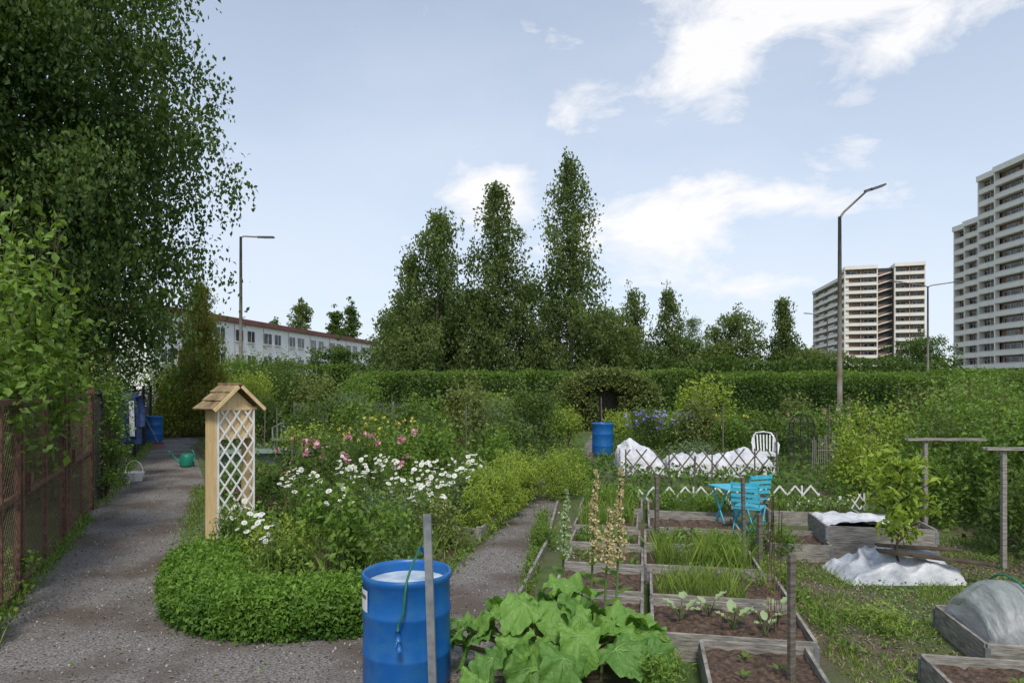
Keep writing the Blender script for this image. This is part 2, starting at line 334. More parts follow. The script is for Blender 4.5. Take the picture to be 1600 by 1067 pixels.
for (pa,pb,wd,n) in [((-4.0,5.0),(-6.35,10.2),.14,2000),((-6.7,11),(-12.2,23),.22,2200),((.12,6.4),(.5,10.5),.1,1100),((-.75,7),(.5,13),.12,1300),((-3.4,7.1),(-5.9,13),.18,1600),((2.5,5.0),(2.9,8),.1,700)]:
    t=R0.random(n)[:,None]; P=np.array(pa)+(np.array(pb)-np.array(pa))*t+R0.normal(size=(n,2))*wd*.5
    P=np.concatenate([P,np.abs(R0.normal(size=(n,1)))*.07],1); b.leaves(P,.04,0,up=.6); b.blades(P[:n//3]*[1,1,0],.13,.008,1)
o=b.build('path_edge_weeds',['mid','grass']); o['kind']='stuff'
# ------------------------------------------------------------------ vegetation generators
def ball(rng,n,p=.55):
    d=rng.normal(size=(n,3)); d/=np.linalg.norm(d,axis=1)[:,None]; return d*(rng.random(n)**p)[:,None]
def tree(name,label,x,y,H,R,zb,nl,cpl,npc,leaf,mat,prof,seed,droop=.2,rise=.4,clr=.4,tr=.2,hang=0,zs=.8,group=None,bark='bark',cat='tree',up=.4,asp=.6,sj=.12,br=.38,lr=(.62,.5),hf=.6):
    rng=np.random.default_rng(seed); rnd=rng.random
    e=thing(name,label,cat,(x,y,0),0,group)
    t=MB(); K=9; wob=rng.normal(size=(K,2))*H*.008
    tp=[Vector((wob[i][0]*(i>0),wob[i][1]*(i>0),H*.96*i/(K-1))) for i in range(K)]
    t.tube(tp,[tr*(1-.93*i/(K-1)) for i in range(K)],8,0)
    def tz(z):
        f=min(max(z/(H*.96),0),.999)*(K-1); i=int(f); return tp[i].lerp(tp[i+1],f-i)
    cc=[];cr=[];ct=[]
    for i in range(nl):
        q=(i+rnd())/nl; z=zb+(H-zb)*q; a=i*2.4+rnd()*1.2; Ln=R*prof(q)*(lr[0]+lr[1]*rnd())
        base=tz(max(.3,z-.25*Ln*rise)); d=Vector((math.cos(a),math.sin(a),0)); pts=[]
        for s in (0,.25,.5,.75,1): pts.append(base+d*Ln*s+Vector((0,0,Ln*(rise*s-droop*s*s))))
        r0=max(.012,tr*br*(1-q)*(Ln/R)+.012)
        t.tube([p for p in pts[:4]],[r0,r0*.75,r0*.45,r0*.2],4,0,cap=False)
        k=max(2,int(cpl*Ln/R+.5)); lt=rnd()
        for j in range(k):
            s=min(.10+.9*((j+rnd())/k)**.75,1.0)
            f=min(s,.999)*4; ii=int(f); p=pts[ii].lerp(pts[ii+1],f-ii)
            side=rng.normal(size=3)*Ln*sj*(.5+.8*s); 
            cc.append(np.array(p)+side); cr.append(clr*(.45+.85*rnd())); ct.append(.5*lt+.5*rnd())
    for j in range(7): cc.append(np.array(tp[-1])+rng.normal(size=3)*[.3,.3,1.0]*clr); cr.append(clr*.55); ct.append(rnd())
    cc=np.array(cc);cr=np.array(cr);ct=np.array(ct)
    cnt=np.maximum(6,(npc*(cr/clr)**2)).astype(int)
    idx=np.repeat(np.arange(len(cc)),cnt); n=len(idx)
    off=ball(rng,n)*cr[idx][:,None]; off[:,2]*=zs
    if hang: 
        hm=rng.random(n)<hf; tw=rng.integers(0,5,n); ph=(idx*5+tw); hx=np.random.default_rng(seed+9).normal(size=(len(cc)*5,2))*.5
        hl=hang*(.3+1.3*np.random.default_rng(seed+4).random(len(cc)*5))
        off[hm,0]=hx[ph[hm],0]*cr[idx[hm]]+rng.normal(size=hm.sum())*leaf*.5; off[hm,1]=hx[ph[hm],1]*cr[idx[hm]]+rng.normal(size=hm.sum())*leaf*.5
        off[hm,2]=-rng.random(hm.sum())*(hl[ph[hm]]+cr[idx[hm]]*.8)
    P=cc[idx]+off
    tint=ct[idx]*.5+rng.random(n)*.32+.22*np.clip(off[:,2]/(cr[idx]+1e-6),-1,1)+.05  # shading put into leaf colour: light and dark clumps, lighter on top
    ok=P[:,2]>.1; P=P[ok]; tint=tint[ok]
    dirs=np.tile([0,0,-1.0 if hang else -.1],(len(P),1))
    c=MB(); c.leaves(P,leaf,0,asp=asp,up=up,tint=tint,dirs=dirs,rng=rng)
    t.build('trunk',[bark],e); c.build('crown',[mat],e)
    return e
def plump(t): 
    return max(.08,1-((t-.48)/.60)**2*.95) if t>.48 else 1-.36*((.48-t)/.48)**1.5
pbirch=lambda t:min(1,.66+t*1.5)*(1-t)**.70+.07
pround=lambda t:math.sqrt(max(.02,1-(2*t-.9)**2/1.25))
ppine=lambda t:min(1,.5+t*3)*(1-t)**.55+.05
pcone=lambda t:(1-t)**.85+.05
tree('birch_tree','huge weeping birch with dense dark green crown behind the fence',-11.45,16.5,16.2,4.35,3.6,165,14,100,.13,'dark',plump,1,droop=.55,rise=.45,clr=.68,tr=.26,hang=.7,zs=.75,sj=.07,br=.20,lr=(.70,.36),hf=.5)
tree('birch_tree','leafy birch overhanging the fence beside the larger tree',-14.0,13.0,12.5,3.8,3.4,85,11,90,.13,'dark',plump,2,droop=.6,rise=.4,clr=.68,tr=.2,hang=.6,sj=.08,br=.22,lr=(.70,.36),hf=.45)
for i,(x,y,H,R,s) in enumerate([(-5.4,50,14.7,4.9,3),(-.9,50,16.8,4.0,4),(4.2,50,18.8,4.2,5)]):
    tree('birch_tree',['broad birch with airy crown behind the hedge','tall birch with loose ragged crown behind the hedge','tallest birch with narrow pointed top behind the hedge'][i],x,y,H,R,.8,112,8,52,.24,'birch',pbirch,s,droop=.45,rise=.7,clr=.70,tr=.2,hang=.9,zs=.9,sj=.09,group='tall birches behind the hedge',lr=(.48,.62),hf=.5)
tree('birch_tree','slim birch stem growing beside the tall birches',-7.6,51,11.8,3.0,.8,64,7,48,.24,'birch',pbirch,41,droop=.4,rise=.7,clr=.62,tr=.14,hang=.6,group='tall birches behind the hedge',lr=(.45,.65))
for i,(x,y,H,R,m) in enumerate([(-8.6,56,8.3,2.6,'dark'),(-9.9,58,6.8,2.2,'birch'),(-3.0,54,9.4,3.4,'dark'),(1.7,54,9.8,3.2,'dark'),(7.3,53,7.6,3.0,'birch'),(-6.0,56,8.8,3.0,'dark'),
      (9.6,62,6.6,2.6,'dark'),(-12.6,82,11.2,3.0,'dark'),(16.8,68,6.6,3.0,'dark'),(-19.5,130,14.0,3.6,'dark'),(27,66,5.4,3.3,'birch'),(31,70,5.2,3.3,'birch'),(21.4,65,8.7,3.2,'birch'),(54,90,7.8,4.4,'dark'),(19.2,63,5.4,2.6,'birch')]):
    tree('deciduous_tree','dense dark green tree standing behind the hedge' if m=='dark' else 'rounded mid green tree standing behind the hedge',x,y,H,R,.6,56,7,48,.30 if y>70 else .25,m,pround,20+i,droop=.25,rise=.5,clr=.8,tr=.18,group='trees behind the hedge',lr=(.55,.65))
for i,(x,y,H,R) in enumerate([(10.6,60,10.4,2.9),(13.7,60,10.4,2.6),(24.6,62,9.9,1.6)]):
    tree('birch_tree','slender birch with upright crown behind the hedge',x,y,H,R,.8,62,7,46,.23,'birch',pbirch,60+i,droop=.4,rise=.8,clr=.6,tr=.14,hang=.6,group='slender birches',lr=(.45,.7))
tree('pine_tree','bluish pine with clumped needles behind the hedge',20.0,76,9.2,3.2,2,28,6,60,.3,'blue',ppine,71,droop=.1,rise=.3,clr=.7,tr=.18,asp=.25,lr=(.5,.6))
for i,(x,y,H,R) in enumerate([(-40.5,131,17.6,4.6),(-34.5,133,16.0,3.4),(-31.5,133,17,3.0),(-46,131,14,4)]):
    tree('pine_tree','distant pine rising above the white apartment block',x,y,H,R,3,38,7,54,.5,'dark' if i else 'birch',ppine,80+i,droop=.1,rise=.3,clr=1.05,tr=.25,group='distant pines')
tree('cypress_tree','golden green conifer with feathery hanging sprays',-12.4,27,6.1,1.8,.2,110,8,85,.12,'yellowgreen',pcone,90,droop=.45,rise=.1,clr=.36,tr=.12,hang=.25,asp=.35)
tree('deciduous_tree','small round dark tree beside the white block',-9.7,38,3.9,1.9,.8,40,6,60,.16,'dark',pround,91,clr=.4,tr=.1)
def shrub(name,label,x,y,h,r,leaf,mat,seed,cat='shrub',asp=.6,dens=1.0,blossom=None,nb=0,bsize=.04,shoots=.3,group=None,kind='dome',bz=(.6,1.05),up=.5,bhead=True,face=(0,-.45,1),sq=1.0,fill=.5,zlo=.12):
    rng=np.random.default_rng(seed); b=MB()
    surf=2*math.pi*r*h+math.pi*r*r; n=int(min(26000,dens*2.3*surf/(leaf*leaf*asp)*.5))
    k=max(8,int(surf/(.06+.25*r*r))); 
    u=rng.random(k); ang=rng.random(k)*2*np.pi; 
    zz=h*(zlo+(.92-zlo)*u); rr=r*np.sqrt(np.clip(1-(u-.25)**2*1.35,0.05,1))*(fill+(1-fill)*rng.random(k))*(.8+.3*rng.random(k)) if kind=='dome' else r*(.3+.7*rng.random(k))
    C=np.stack([rr*np.cos(ang),rr*np.sin(ang)*sq,zz],1)
    cr=r*.30*(.6+.8*rng.random(k))+.03
    idx=rng.integers(0,k,n); off=rng.normal(size=(n,3))*(cr[idx]*.6)[:,None]
    P=C[idx]+off; ct=rng.random(k); tb=rng.uniform(-.18,.12)
    tint=ct[idx]*.4+rng.random(n)*.4+.25*(P[:,2]/h)+tb  # light and dark clumps and paler tops: shading carried by leaf colour
    ns=int(k*shoots*1.5); Q=[]
    for i in range(ns):
        c=C[rng.integers(0,k)]; tip=c*[1.1,1.1,1]+np.array([rng.normal()*.05,rng.normal()*.05,h*(.15+.35*rng.random())])
        if tip[2]>h*1.22: tip[2]=h*1.22
        m=int(10*dens)+4; t=rng.random(m)[:,None]; Q.append(c+(tip-c)*t+rng.normal(size=(m,3))*leaf*.5); b.tube([c*.9,tip],[.006,.002],3,1,cap=False)
    if Q: Q=np.concatenate(Q); P=np.concatenate([P,Q]); tint=np.concatenate([tint,.5+.5*rng.random(len(Q))])
    ok=P[:,2]>.01; P=P[ok]; tint=tint[ok]
    b.leaves(P,leaf,0,asp=asp,up=up,tint=tint,rng=rng)
    for i in range(max(4,int(k*.4))): c=C[rng.integers(0,k)]; b.tube([(c[0]*.12,c[1]*.12,0),(c[0]*.6,c[1]*.6,c[2]*.55),c],[.012,.008,.003],4,1,cap=False)
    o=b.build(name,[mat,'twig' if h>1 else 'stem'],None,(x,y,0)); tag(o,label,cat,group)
    if blossom:
        f=MB(); an=rng.random(nb)*2*np.pi; r2=r*np.sqrt(rng.random(nb))*1.05
        hh=h*(bz[0]+(bz[1]-bz[0])*rng.random(nb)); B=np.stack([r2*np.cos(an),r2*np.sin(an)*sq,hh],1)
        if bhead:
            f.heads(B,bsize,10,0,1,face=face,rng=rng)
            for p in B: f.tube([(p[0]*.8,p[1]*.8,p[2]*.5),p],[.003,.0025],3,2,cap=False)
            f.build('blossom',[blossom,'yellow','stem'],o)
        else:
            idx=np.repeat(np.arange(nb),14); f.leaves(B[idx]+rng.normal(size=(len(idx),3))*bsize*.35,bsize,0,asp=.9,up=0,rng=rng)
            f.build('blossom',[blossom],o)
    return o
G='garden shrubs and perennials'
S=shrub
S('lilac_bush','tall light green bush leaning over the rusty fence',-5.95,7.6,3.45,1.0,.11,'mid',101,dens=1.1,shoots=.6,zlo=.35)
S('lilac_bush','tall light green bush leaning over the rusty fence',-5.3,6.1,2.75,.85,.095,'mid',151,dens=1.0,shoots=.4,zlo=.55)
for i,(x,y,h,r,lf,m) in enumerate([(-7.6,9.6,2.9,1.15,.09,'dark'),(-8.9,12.2,3.0,1.2,.1,'mid'),(-10.7,15.6,3.1,1.4,.12,'olive'),(-12.8,19.8,3.2,1.5,.11,'dark'),(-15.8,22,5,2.2,.13,'dark'),(-12,12,5,2.2,.13,'dark'),(-9.6,10.5,4.4,1.8,.12,'dark'),(-14.3,17.5,4.2,2.4,.13,'mid'),(-17.5,27,5,2.6,.15,'dark')]):
    S('leafy_shrub','dense shrub growing behind the rusty fence',x,y,h,r,lf,m,102+i,shoots=.4,group='shrubs behind the fence')
S('leafy_shrub','light green shrub at the end of the path',-13.2,26.2,2.7,1.1,.1,'lime',126)
S('leafy_shrub','light green shrub at the end of the path',-11.2,28.3,2.3,1.2,.1,'lime',127)
S('ivy_plant','ivy climbing over the wire fence by the path',-7.2,12.0,2.1,.36,.06,'mid',128,cat='climbing plant',shoots=.2,kind='col')
S('ivy_plant','ivy climbing over the wire fence by the path',-7.7,12.9,2.15,.34,.06,'dark',129,cat='climbing plant',shoots=.2,kind='col')
S('nettle_clump','green weeds growing at the foot of the fence',-4.2,5.2,.5,.28,.05,'mid',111,cat='weeds')
S('nettle_clump','green weeds growing at the foot of the fence',-4.75,6.5,.4,.18,.05,'mid',112,cat='weeds')
for i,(x,y,h,r,m) in enumerate([(-13.8,31,2.8,1.5,'mid'),(-11.6,30,2.5,1.3,'lime'),(-10.2,31.5,2.7,1.3,'dark'),(-8.6,30,2.3,1.2,'olive'),(-7,31,2.4,1.2,'mid'),(-15.6,33,3.2,1.6,'redleaf'),(-9.8,25,1.7,1.0,'olive'),(-8.3,23,1.4,.9,'dark'),(-6.4,26,1.5,1.0,'blue'),(-12.4,35,3.4,1.7,'dark'),(-14.6,36,3.3,1.6,'mid')]):
    S('leafy_shrub','tall garden shrub between the allotment plots' if m!='redleaf' else 'dark red leaved shrub between garden plots',x,y,h,r,.13 if i%2 else .10,m,200+i,group=G)
for i,(x,y,h,r,lf,m,nm,lb) in enumerate([
  (-1.85,6.9,.84,.42,.08,'mid','raspberry_bush','leafy bush with serrated light green leaves in bed'),
  (-1.35,7.3,.66,.40,.06,'mid','leafy_shrub','dense low green bush in the island bed'),
  (-1.0,6.5,.42,.33,.05,'dark','leafy_shrub','dense low green bush in the island bed'),
  (-2.5,7.2,.5,.35,.045,'lime','fern_plant','feathery green plant beside the white trellis'),
  (-2.2,6.5,.42,.4,.05,'grass','fern_plant','feathery green plant behind the clipped edging'),
  (-1.6,8.9,.55,.5,.045,'blue','lavender_clump','soft grey green perennial clump in bed'),
  (-1.0,8.3,.55,.42,.05,'olive','leafy_shrub','dense low green bush in the island bed'),
  (-2.3,9.2,.55,.5,.07,'dark','leafy_shrub','dark leafy perennial among the daisies'),
  (-3.0,8.0,.5,.4,.05,'mid','leafy_shrub','dense low green bush in the island bed'),
  (-.9,9.8,.55,.5,.045,'blue','lavender_clump','soft grey green perennial clump in bed'),
  (-3.3,10.2,.75,.6,.09,'dark','leafy_shrub','dark leafy perennial among the daisies'),
  (-1.5,13.2,1.15,.75,.09,'mid','currant_bush','dense currant bush in the island bed'),
  (-.5,12.6,1.05,.7,.09,'mid','currant_bush','dense currant bush in the island bed'),
  (-.1,13.8,1.15,.7,.09,'dark','currant_bush','dense currant bush in the island bed'),
  (-2.2,14.6,1.1,.8,.10,'dark','currant_bush','dense currant bush in the island bed'),
  (.45,17.6,1.8,.8,.09,'dark','climbing_plant','tall tangled climbing plant on hidden support'),
  (-1.3,19.5,1.9,.8,.11,'olive','fruit_bush','tall fruit bush with loose upright shoots'),
  (-2.6,18,1.35,.9,.12,'dark','leafy_shrub','dense garden bush among the plots'),
  (-.5,21,1.5,1.0,.1,'blue','leafy_shrub','dense garden bush among the plots'),
  (-4.2,19.5,1.4,.9,.12,'mid','leafy_shrub','dense garden bush among the plots'),
  (-5.8,20.5,1.45,1.0,.1,'dark','leafy_shrub','dense garden bush among the plots'),
  (-5.2,17.2,.8,.7,.08,'lime','leafy_shrub','dense garden bush among the plots'),
  (-6.4,16.4,.6,.5,.07,'blue','leafy_shrub','dense garden bush among the plots'),
  (-5.0,12.9,.5,.5,.06,'mid','leafy_shrub','dense garden bush among the plots'),
  (-4.3,11.4,.5,.5,.06,'dark','leafy_shrub','dense garden bush among the plots'),
  (-7.9,19.8,1.0,.6,.08,'olive','leafy_shrub','dense garden bush among the plots'),
  (-3.2,24,1.4,1.1,.13,'mid','leafy_shrub','dense garden bush among the plots'),
  (-.8,25.5,1.5,1.2,.11,'lime','leafy_shrub','dense garden bush among the plots'),
  (1.7,21.5,1.2,.6,.08,'lime','leafy_shrub','bright lime green bush beside the path'),
  (1.0,23,1.5,.9,.13,'dark','leafy_shrub','dense garden bush among the plots'),
 ]):
    S(nm,lb,x,y,h,r,lf,m,300+i,shoots=.25,group=G)
for i,(x,y,h,r) in enumerate([(-.25,9.6,.8,.26),(-.1,10.3,.85,.28),(.1,11.0,.8,.28),(-.5,9.1,.62,.25),(-.45,9.9,.75,.28),(.25,11.7,.8,.28)]):
    S('aster_clump','upright bright green perennial clump beside wooden edging',x,y,h,r,.06,'lime',350+i,asp=.25,kind='col',shoots=1.2,up=.1,group='upright perennials along the edging',cat='plant')
for i,(x,y,h,r,nb) in enumerate([(-2.42,6.75,.6,.2,12),(-2.75,7.35,.55,.22,12),(-2.75,9.0,.72,.26,24),(-2.2,9.4,.75,.28,26),(-2.4,10.3,.78,.3,28),(-1.9,10.7,.75,.28,26),(-1.55,9.6,.62,.26,18),(-1.0,9.3,.68,.28,30),(-.75,9.9,.72,.28,28),(-1.1,8.7,.6,.26,20),(-1.25,10.3,.74,.28,26),(-3.2,7.9,.55,.22,9),(-.65,10.7,.78,.28,22),(-3.1,9.8,.7,.24,16),(-2.1,8.4,.6,.2,9)]):
    S('daisy_plant','white oxeye daisies in bloom on green stems',x,y,h,r,.05,'mid',400+i,asp=.3,dens=.35,blossom='white',nb=nb,bsize=.036,bz=(.75,1.2),group='white daisies in the bed',cat='flowers')
for i,(x,y,h,r,bl,nb,bs,nm,lb) in enumerate([(-3.0,11.6,1.05,.8,'pink',9,.075,'peony_bush','peony bush with large pink blooms'),(-2.3,12.3,1.05,.7,'pink',9,.075,'peony_bush','peony bush with large pink blooms'),(-3.9,13.6,.95,.7,'pink',8,.06,'rose_bush','rose bush with small pink blooms'),
      (-2.9,16,1.1,.7,'yellow',50,.045,'lily_clump','tall clump of yellow flowers'),(-3.4,15.2,1.0,.6,'yellow',40,.045,'lily_clump','tall clump of yellow flowers'),
      (-4.4,12.2,.45,.4,'magenta',40,.03,'geranium_clump','low clump of magenta flowers'),(-3.4,9.3,.4,.35,'magenta',35,.028,'geranium_clump','low clump of magenta flowers'),(-4.0,10.4,.35,.35,'magenta',30,.028,'geranium_clump','low clump of magenta flowers'),
      (3.9,20.0,1.1,.6,'violet',40,.06,'delphinium_clump','blue violet flowers above green leaves'),(4.9,20.4,1.1,.6,'violet',35,.06,'delphinium_clump','blue violet flowers above green leaves'),
      (8.9,20,1.0,.8,'pink',14,.06,'rose_bush','rose bush with small pink blooms'),(10.6,22,1.1,.9,'pink',14,.06,'rose_bush','rose bush with small pink blooms'),(1.5,15.1,.45,.3,'magenta',14,.035,'geranium_clump','low clump of magenta flowers'),(6.5,20.5,1.0,.6,'yellow',12,.05,'lily_clump','tall clump of yellow flowers')]):
    S(nm,lb,x,y,h,r,.07,'mid' if i%2 else 'dark',450+i,blossom=bl,nb=nb,bsize=bs,bhead=False,bz=(.6,1.1),cat='flowers')
# clipped edging hedge
b=MB(); rng=np.random.default_rng(7)
key=[Vector((*p,0)) for p in [(-3.25,7.6),(-3.2,7.25),(-3.02,6.7),(-2.82,6.25),(-2.56,5.9),(-2.25,5.68),(-1.85,5.62),(-1.45,5.70),(-1.05,5.88),(-.8,6.0)]]
sp=[]
for i in range(1,len(key)-2):
    for k in range(10):
        t=k/10; p0,p1,p2,p3=key[i-1:i+3]; p=.5*((2*p1)+(p2-p0)*t+(2*p0-5*p1+4*p2-p3)*t*t+(3*p1-p0-3*p2+p3)*t**3); sp.append((p.x,p.y))
hp=np.array(sp)
def along(hp,n,rng):
    seg=np.linalg.norm(np.diff(hp,axis=0),axis=1); cs=np.concatenate([[0],np.cumsum(seg)]); t=rng.random(n)*cs[-1]
    i=np.clip(np.searchsorted(cs,t)-1,0,len(seg)-1); f=((t-cs[i])/seg[i])[:,None]
    d=(hp[i+1]-hp[i])/seg[i][:,None]; return hp[i]+(hp[i+1]-hp[i])*f, np.stack([-d[:,1],d[:,0]],1)
n=56000; C,Nn=along(hp,n,rng); th=rng.random(n)*np.pi; rad=.80+.20*rng.random(n)+np.clip(rng.normal(size=n)*.07,-.1,.2)
lump_=np.array([noise.noise(Vector((c[0]*3.3,c[1]*3.3,tt))) for c,tt in zip(C,th)]); rad*=1+.14*lump_
ht=.35
cx=np.sign(np.cos(th))*np.abs(np.cos(th))**.7; sz_=np.sin(th)**.8
P=np.concatenate([C+Nn*(cx*.37*rad)[:,None],(sz_*ht*rad)[:,None]],1); P[:,2]=np.maximum(P[:,2],.015+.03*rng.random(n))
P[:,:2]+=rng.normal(size=(n,2))*.015
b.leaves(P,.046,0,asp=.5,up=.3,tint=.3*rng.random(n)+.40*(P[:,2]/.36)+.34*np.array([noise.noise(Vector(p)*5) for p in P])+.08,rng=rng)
Cs,Ns=along(hp,140,rng)
for c in Cs:
    q=rng.normal(size=2)*.16; base=Vector((c[0]+q[0],c[1]+q[1],.28)); tip=base+Vector((rng.normal()*.03,rng.normal()*.03,.07+.08*rng.random())); b.tube([base,tip],[.003,.001],3,2,cap=False); T=np.linspace(.2,1,6)[:,None]; b.leaves(np.array(base)+(np.array(tip)-np.array(base))*T,.045,0,asp=.5,rng=rng,tint=np.full(6,.9))
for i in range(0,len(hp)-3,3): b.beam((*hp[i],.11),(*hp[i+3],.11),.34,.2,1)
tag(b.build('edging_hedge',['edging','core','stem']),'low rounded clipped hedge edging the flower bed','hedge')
def hedge(label,p,q,wd,h,leaf,n,seed,mat='hedge'):
    rng=np.random.default_rng(seed); b=MB(); hp=np.array([p,q],float); C,Nn=along(hp,n,rng)
    face=rng.random(n)
    hh=h*(1+.09*np.array([noise.noise(Vector((c[0]*.45,c[1]*.45,seed))) for c in C])+.05*np.array([noise.noise(Vector((c[0]*1.7,c[1]*1.7,seed))) for c in C]))
    off=np.where(face<.7,1,rng.random(n)*2-1)*wd/2; z=np.where(face<.7,rng.random(n)*hh,hh+np.abs(rng.normal(size=n))*.10-.04)
    sg=np.where(rng.random(n)<.8,1,-1); side=np.sign((C*Nn).sum(1))*-1
    bulge=.22*np.array([noise.noise(Vector((c[0]*.9,c[1]*.9,zz*1.2))) for c,zz in zip(C,z)])
    P=np.concatenate([C+Nn*((off+bulge)*side*np.where(face<.7,sg,1)+rng.normal(size=n)*.1)[:,None],z[:,None]],1)
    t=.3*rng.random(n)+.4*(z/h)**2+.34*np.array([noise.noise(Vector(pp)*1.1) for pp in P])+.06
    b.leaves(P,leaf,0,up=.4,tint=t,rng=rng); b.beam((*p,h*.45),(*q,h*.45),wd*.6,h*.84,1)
    return tag(b.build('garden_hedge',[mat,'core']),label,'hedge')
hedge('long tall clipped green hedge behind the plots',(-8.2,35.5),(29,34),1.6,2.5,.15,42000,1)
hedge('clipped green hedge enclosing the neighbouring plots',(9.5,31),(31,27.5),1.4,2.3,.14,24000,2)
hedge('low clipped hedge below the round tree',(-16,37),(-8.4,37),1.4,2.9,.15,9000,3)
b=MB(); rng=np.random.default_rng(9); n=26000; P=np.stack([rng.uniform(-12,38,n),rng.uniform(57,60,n),rng.random(n)**.8*4.2],1); P[:,2]*=1+.35*np.array([noise.noise(Vector((p[0]*.3,0,0))) for p in P]); b.leaves(P,.34,0,rng=rng)
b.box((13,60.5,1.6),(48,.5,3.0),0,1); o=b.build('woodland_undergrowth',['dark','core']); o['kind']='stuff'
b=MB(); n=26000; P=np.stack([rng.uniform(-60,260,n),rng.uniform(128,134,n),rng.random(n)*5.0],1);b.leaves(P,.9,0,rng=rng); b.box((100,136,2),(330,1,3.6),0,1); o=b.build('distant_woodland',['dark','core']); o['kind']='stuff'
var=[]
for i,(m,h,r,lf) in enumerate([('mid',1.1,.7,.09),('dark',1.2,.75,.13),('lime',.9,.65,.07),('blue',.8,.7,.08),('olive',1.5,.6,.10),('grass',.7,.6,.08),('dark',1.0,.8,.08)]):
    var.append(S('leafy_shrub','leafy garden shrub growing in an allotment plot',0,0,h,r,lf,m,500+i,group=G,shoots=.2+.2*(i%3)))
spots=[]
rr=random.Random(3)
for k in range(900):
    y=rr.uniform(15.5,31); x=rr.uniform(1.0+y*.07,y*.76)
    if y<17.5 and x<7: continue
    if y<21 and abs(x/y-.131)<.05: continue
    if math.hypot(x-2.5,y-19)<1.3 or (2<x<4.4 and 19<y<31 and x-2<(y-18)*.13+.8) : continue
    if all(math.hypot(x-a,y-c)>1.05+.03*y for a,c in spots): spots.append((x,y))
for i,(x,y) in enumerate(spots[:90]):
    v=var[rr.randrange(7)]
    if i<7: o=var[i]; o.location=(x,y,0); continue
    s=rr.uniform(.7,1.1); dup(v,(x,y,0),rr.uniform(0,6.3),(s*1.15,s*1.15,s*rr.uniform(.75,1.15)))
for i,(x,y,h,r,m,lf) in enumerate([(6.1,22,2.0,.95,'lime',.11),(9.6,14.5,1.6,1.0,'mid',.10),(8.3,12.8,1.55,.95,'mid',.09),(7.3,11,1.45,.8,'dark',.08),(7.0,9.4,1.4,.8,'mid',.085),(6.9,8.0,1.3,.75,'mid',.08),(6.0,7.9,.9,.5,'dark',.065),(10.8,16,1.7,1.1,'dark',.09),(12,18,1.7,1.2,'olive',.1),(13.5,19.5,1.8,1.2,'mid',.1),(8.6,10.2,1.6,.9,'dark',.10),(9.9,12,1.65,1,'mid',.08),(7.9,14.8,1.5,.8,'lime',.08),(11.4,14,1.65,1,'mid',.09),(5.9,9.8,.9,.5,'mid',.07),(6.3,12.3,1.1,.6,'lime',.07),(7.7,8.4,1.4,.8,'dark',.09),(15,22,2.0,1.4,'mid',.11),(17,24,2.0,1.4,'dark',.11)]):
    S('raspberry_bush','tall raspberry canes with dense green leaves',x,y,h,r,lf,m,600+i,shoots=.9,group='raspberry canes',dens=.9)
# ------------------------------------------------------------------ buildings
e=thing('apartment_block','long white three storey block with brown roof edge','building',(-32,71,0),math.atan2(48,8))
b=MB(); b.box((20.3,6,4.45),(57,12,8.9)); 
for k in range(10): b.box((-6.9+k*6.2,-.03,4.4),(.06,.08,8.7),0,1)
b.build('wall',['bwhite','graywall'],e)
b=MB(); b.box((20.3,6,9.18),(57.8,12.8,.55)); b.box((20.3,6,9.5),(55,11,.1),0,1); b.build('roof',['broof','graywall'],e)
wb=MB(); wb.box((0,.02,0),(1.6,.10,1.4),0,0)
wb.box((0,-.04,0),(1.45,.04,1.25),0,1); wb.box((0,-.065,0),(.07,.03,1.25),0,0); wb.box((0,-.12,-.74),(1.65,.2,.05),0,0)
first=None
for k in range(9):
    for dx in (0,2.4):
        for z in (1.9,4.75,7.55):
            p=(-5.9+k*6.2+dx,-.02,z)
            if first is None: first=wb.build('window',['whitepaint','glass'],e,p)
            else:
                c=first.copy(); COL.objects.link(c); c.location=p; c.scale=(1 if (k+int(dx))%3 else 1.2,1,1)
def tower(label,loc,rz,secs,fh=2.8):
    e=thing('apartment_tower',label,'building',loc,rz); body=MB()
    for (x0,x1,y,dp,fl,bays,ang) in secs:
        Rm=Matrix.Rotation(ang,4,'Z'); W=x1-x0
        def T(p): return Rm@Vector(p)+Vector((x0,y,0))
        H=fl*fh
        body.box(T((W/2,dp/2+1.3,H/2)),(W,dp,H),ang,0)
        body.box(T((W/2,dp/2+.6,H+.6)),(W+.3,dp+2.0,1.2),ang,1)
        for k in (0,bays): body.box(T((W*k/bays,.65,H/2)),(.3,1.4,H),ang,1)
        for k in range(1,bays): body.box(T((W*k/bays,.85,H/2)),(.14,.9,H),ang,2)
        bw=W/bays
        bm=MB(); bm.box((0,0,.5),(bw-.06,.14,1.15),0,0); bm.box((0,.68,-.10),(bw-.30,1.22,.16),0,0); bm.box((0,-.10,1.0),(bw-.10,.05,.07),0,1)
        wm=MB(); wm.box((0,0,0),(bw*.66,.08,1.75),0,0); wm.box((0,-.05,0),(bw*.62,.05,1.6),0,1); wm.box((-bw*.07,-.085,0),(.09,.04,1.6),0,0)
        fb=fw=None
        for f in range(1,fl):
            for k in range(bays):
                pb_=T(((k+.5)*bw,0,f*fh)); pw=T(((k+.5)*bw+(.15 if k%2 else -.2),1.24,f*fh+1.35))
                if fb is None: fb=bm.build('balcony',['concrete','graywall'],e,pb_,ang); fw=wm.build('window',['whitepaint','glass','graywall'],e,pw,ang)
                else:
                    a=fb.copy(); COL.objects.link(a); a.location=pb_
                    a=fw.copy(); COL.objects.link(a); a.location=pw
                    if (f*7+k*3)%4==0: a.scale=(.7,1,1)
    body.build('wall',['brick','concrete','graywall'],e)
    return e
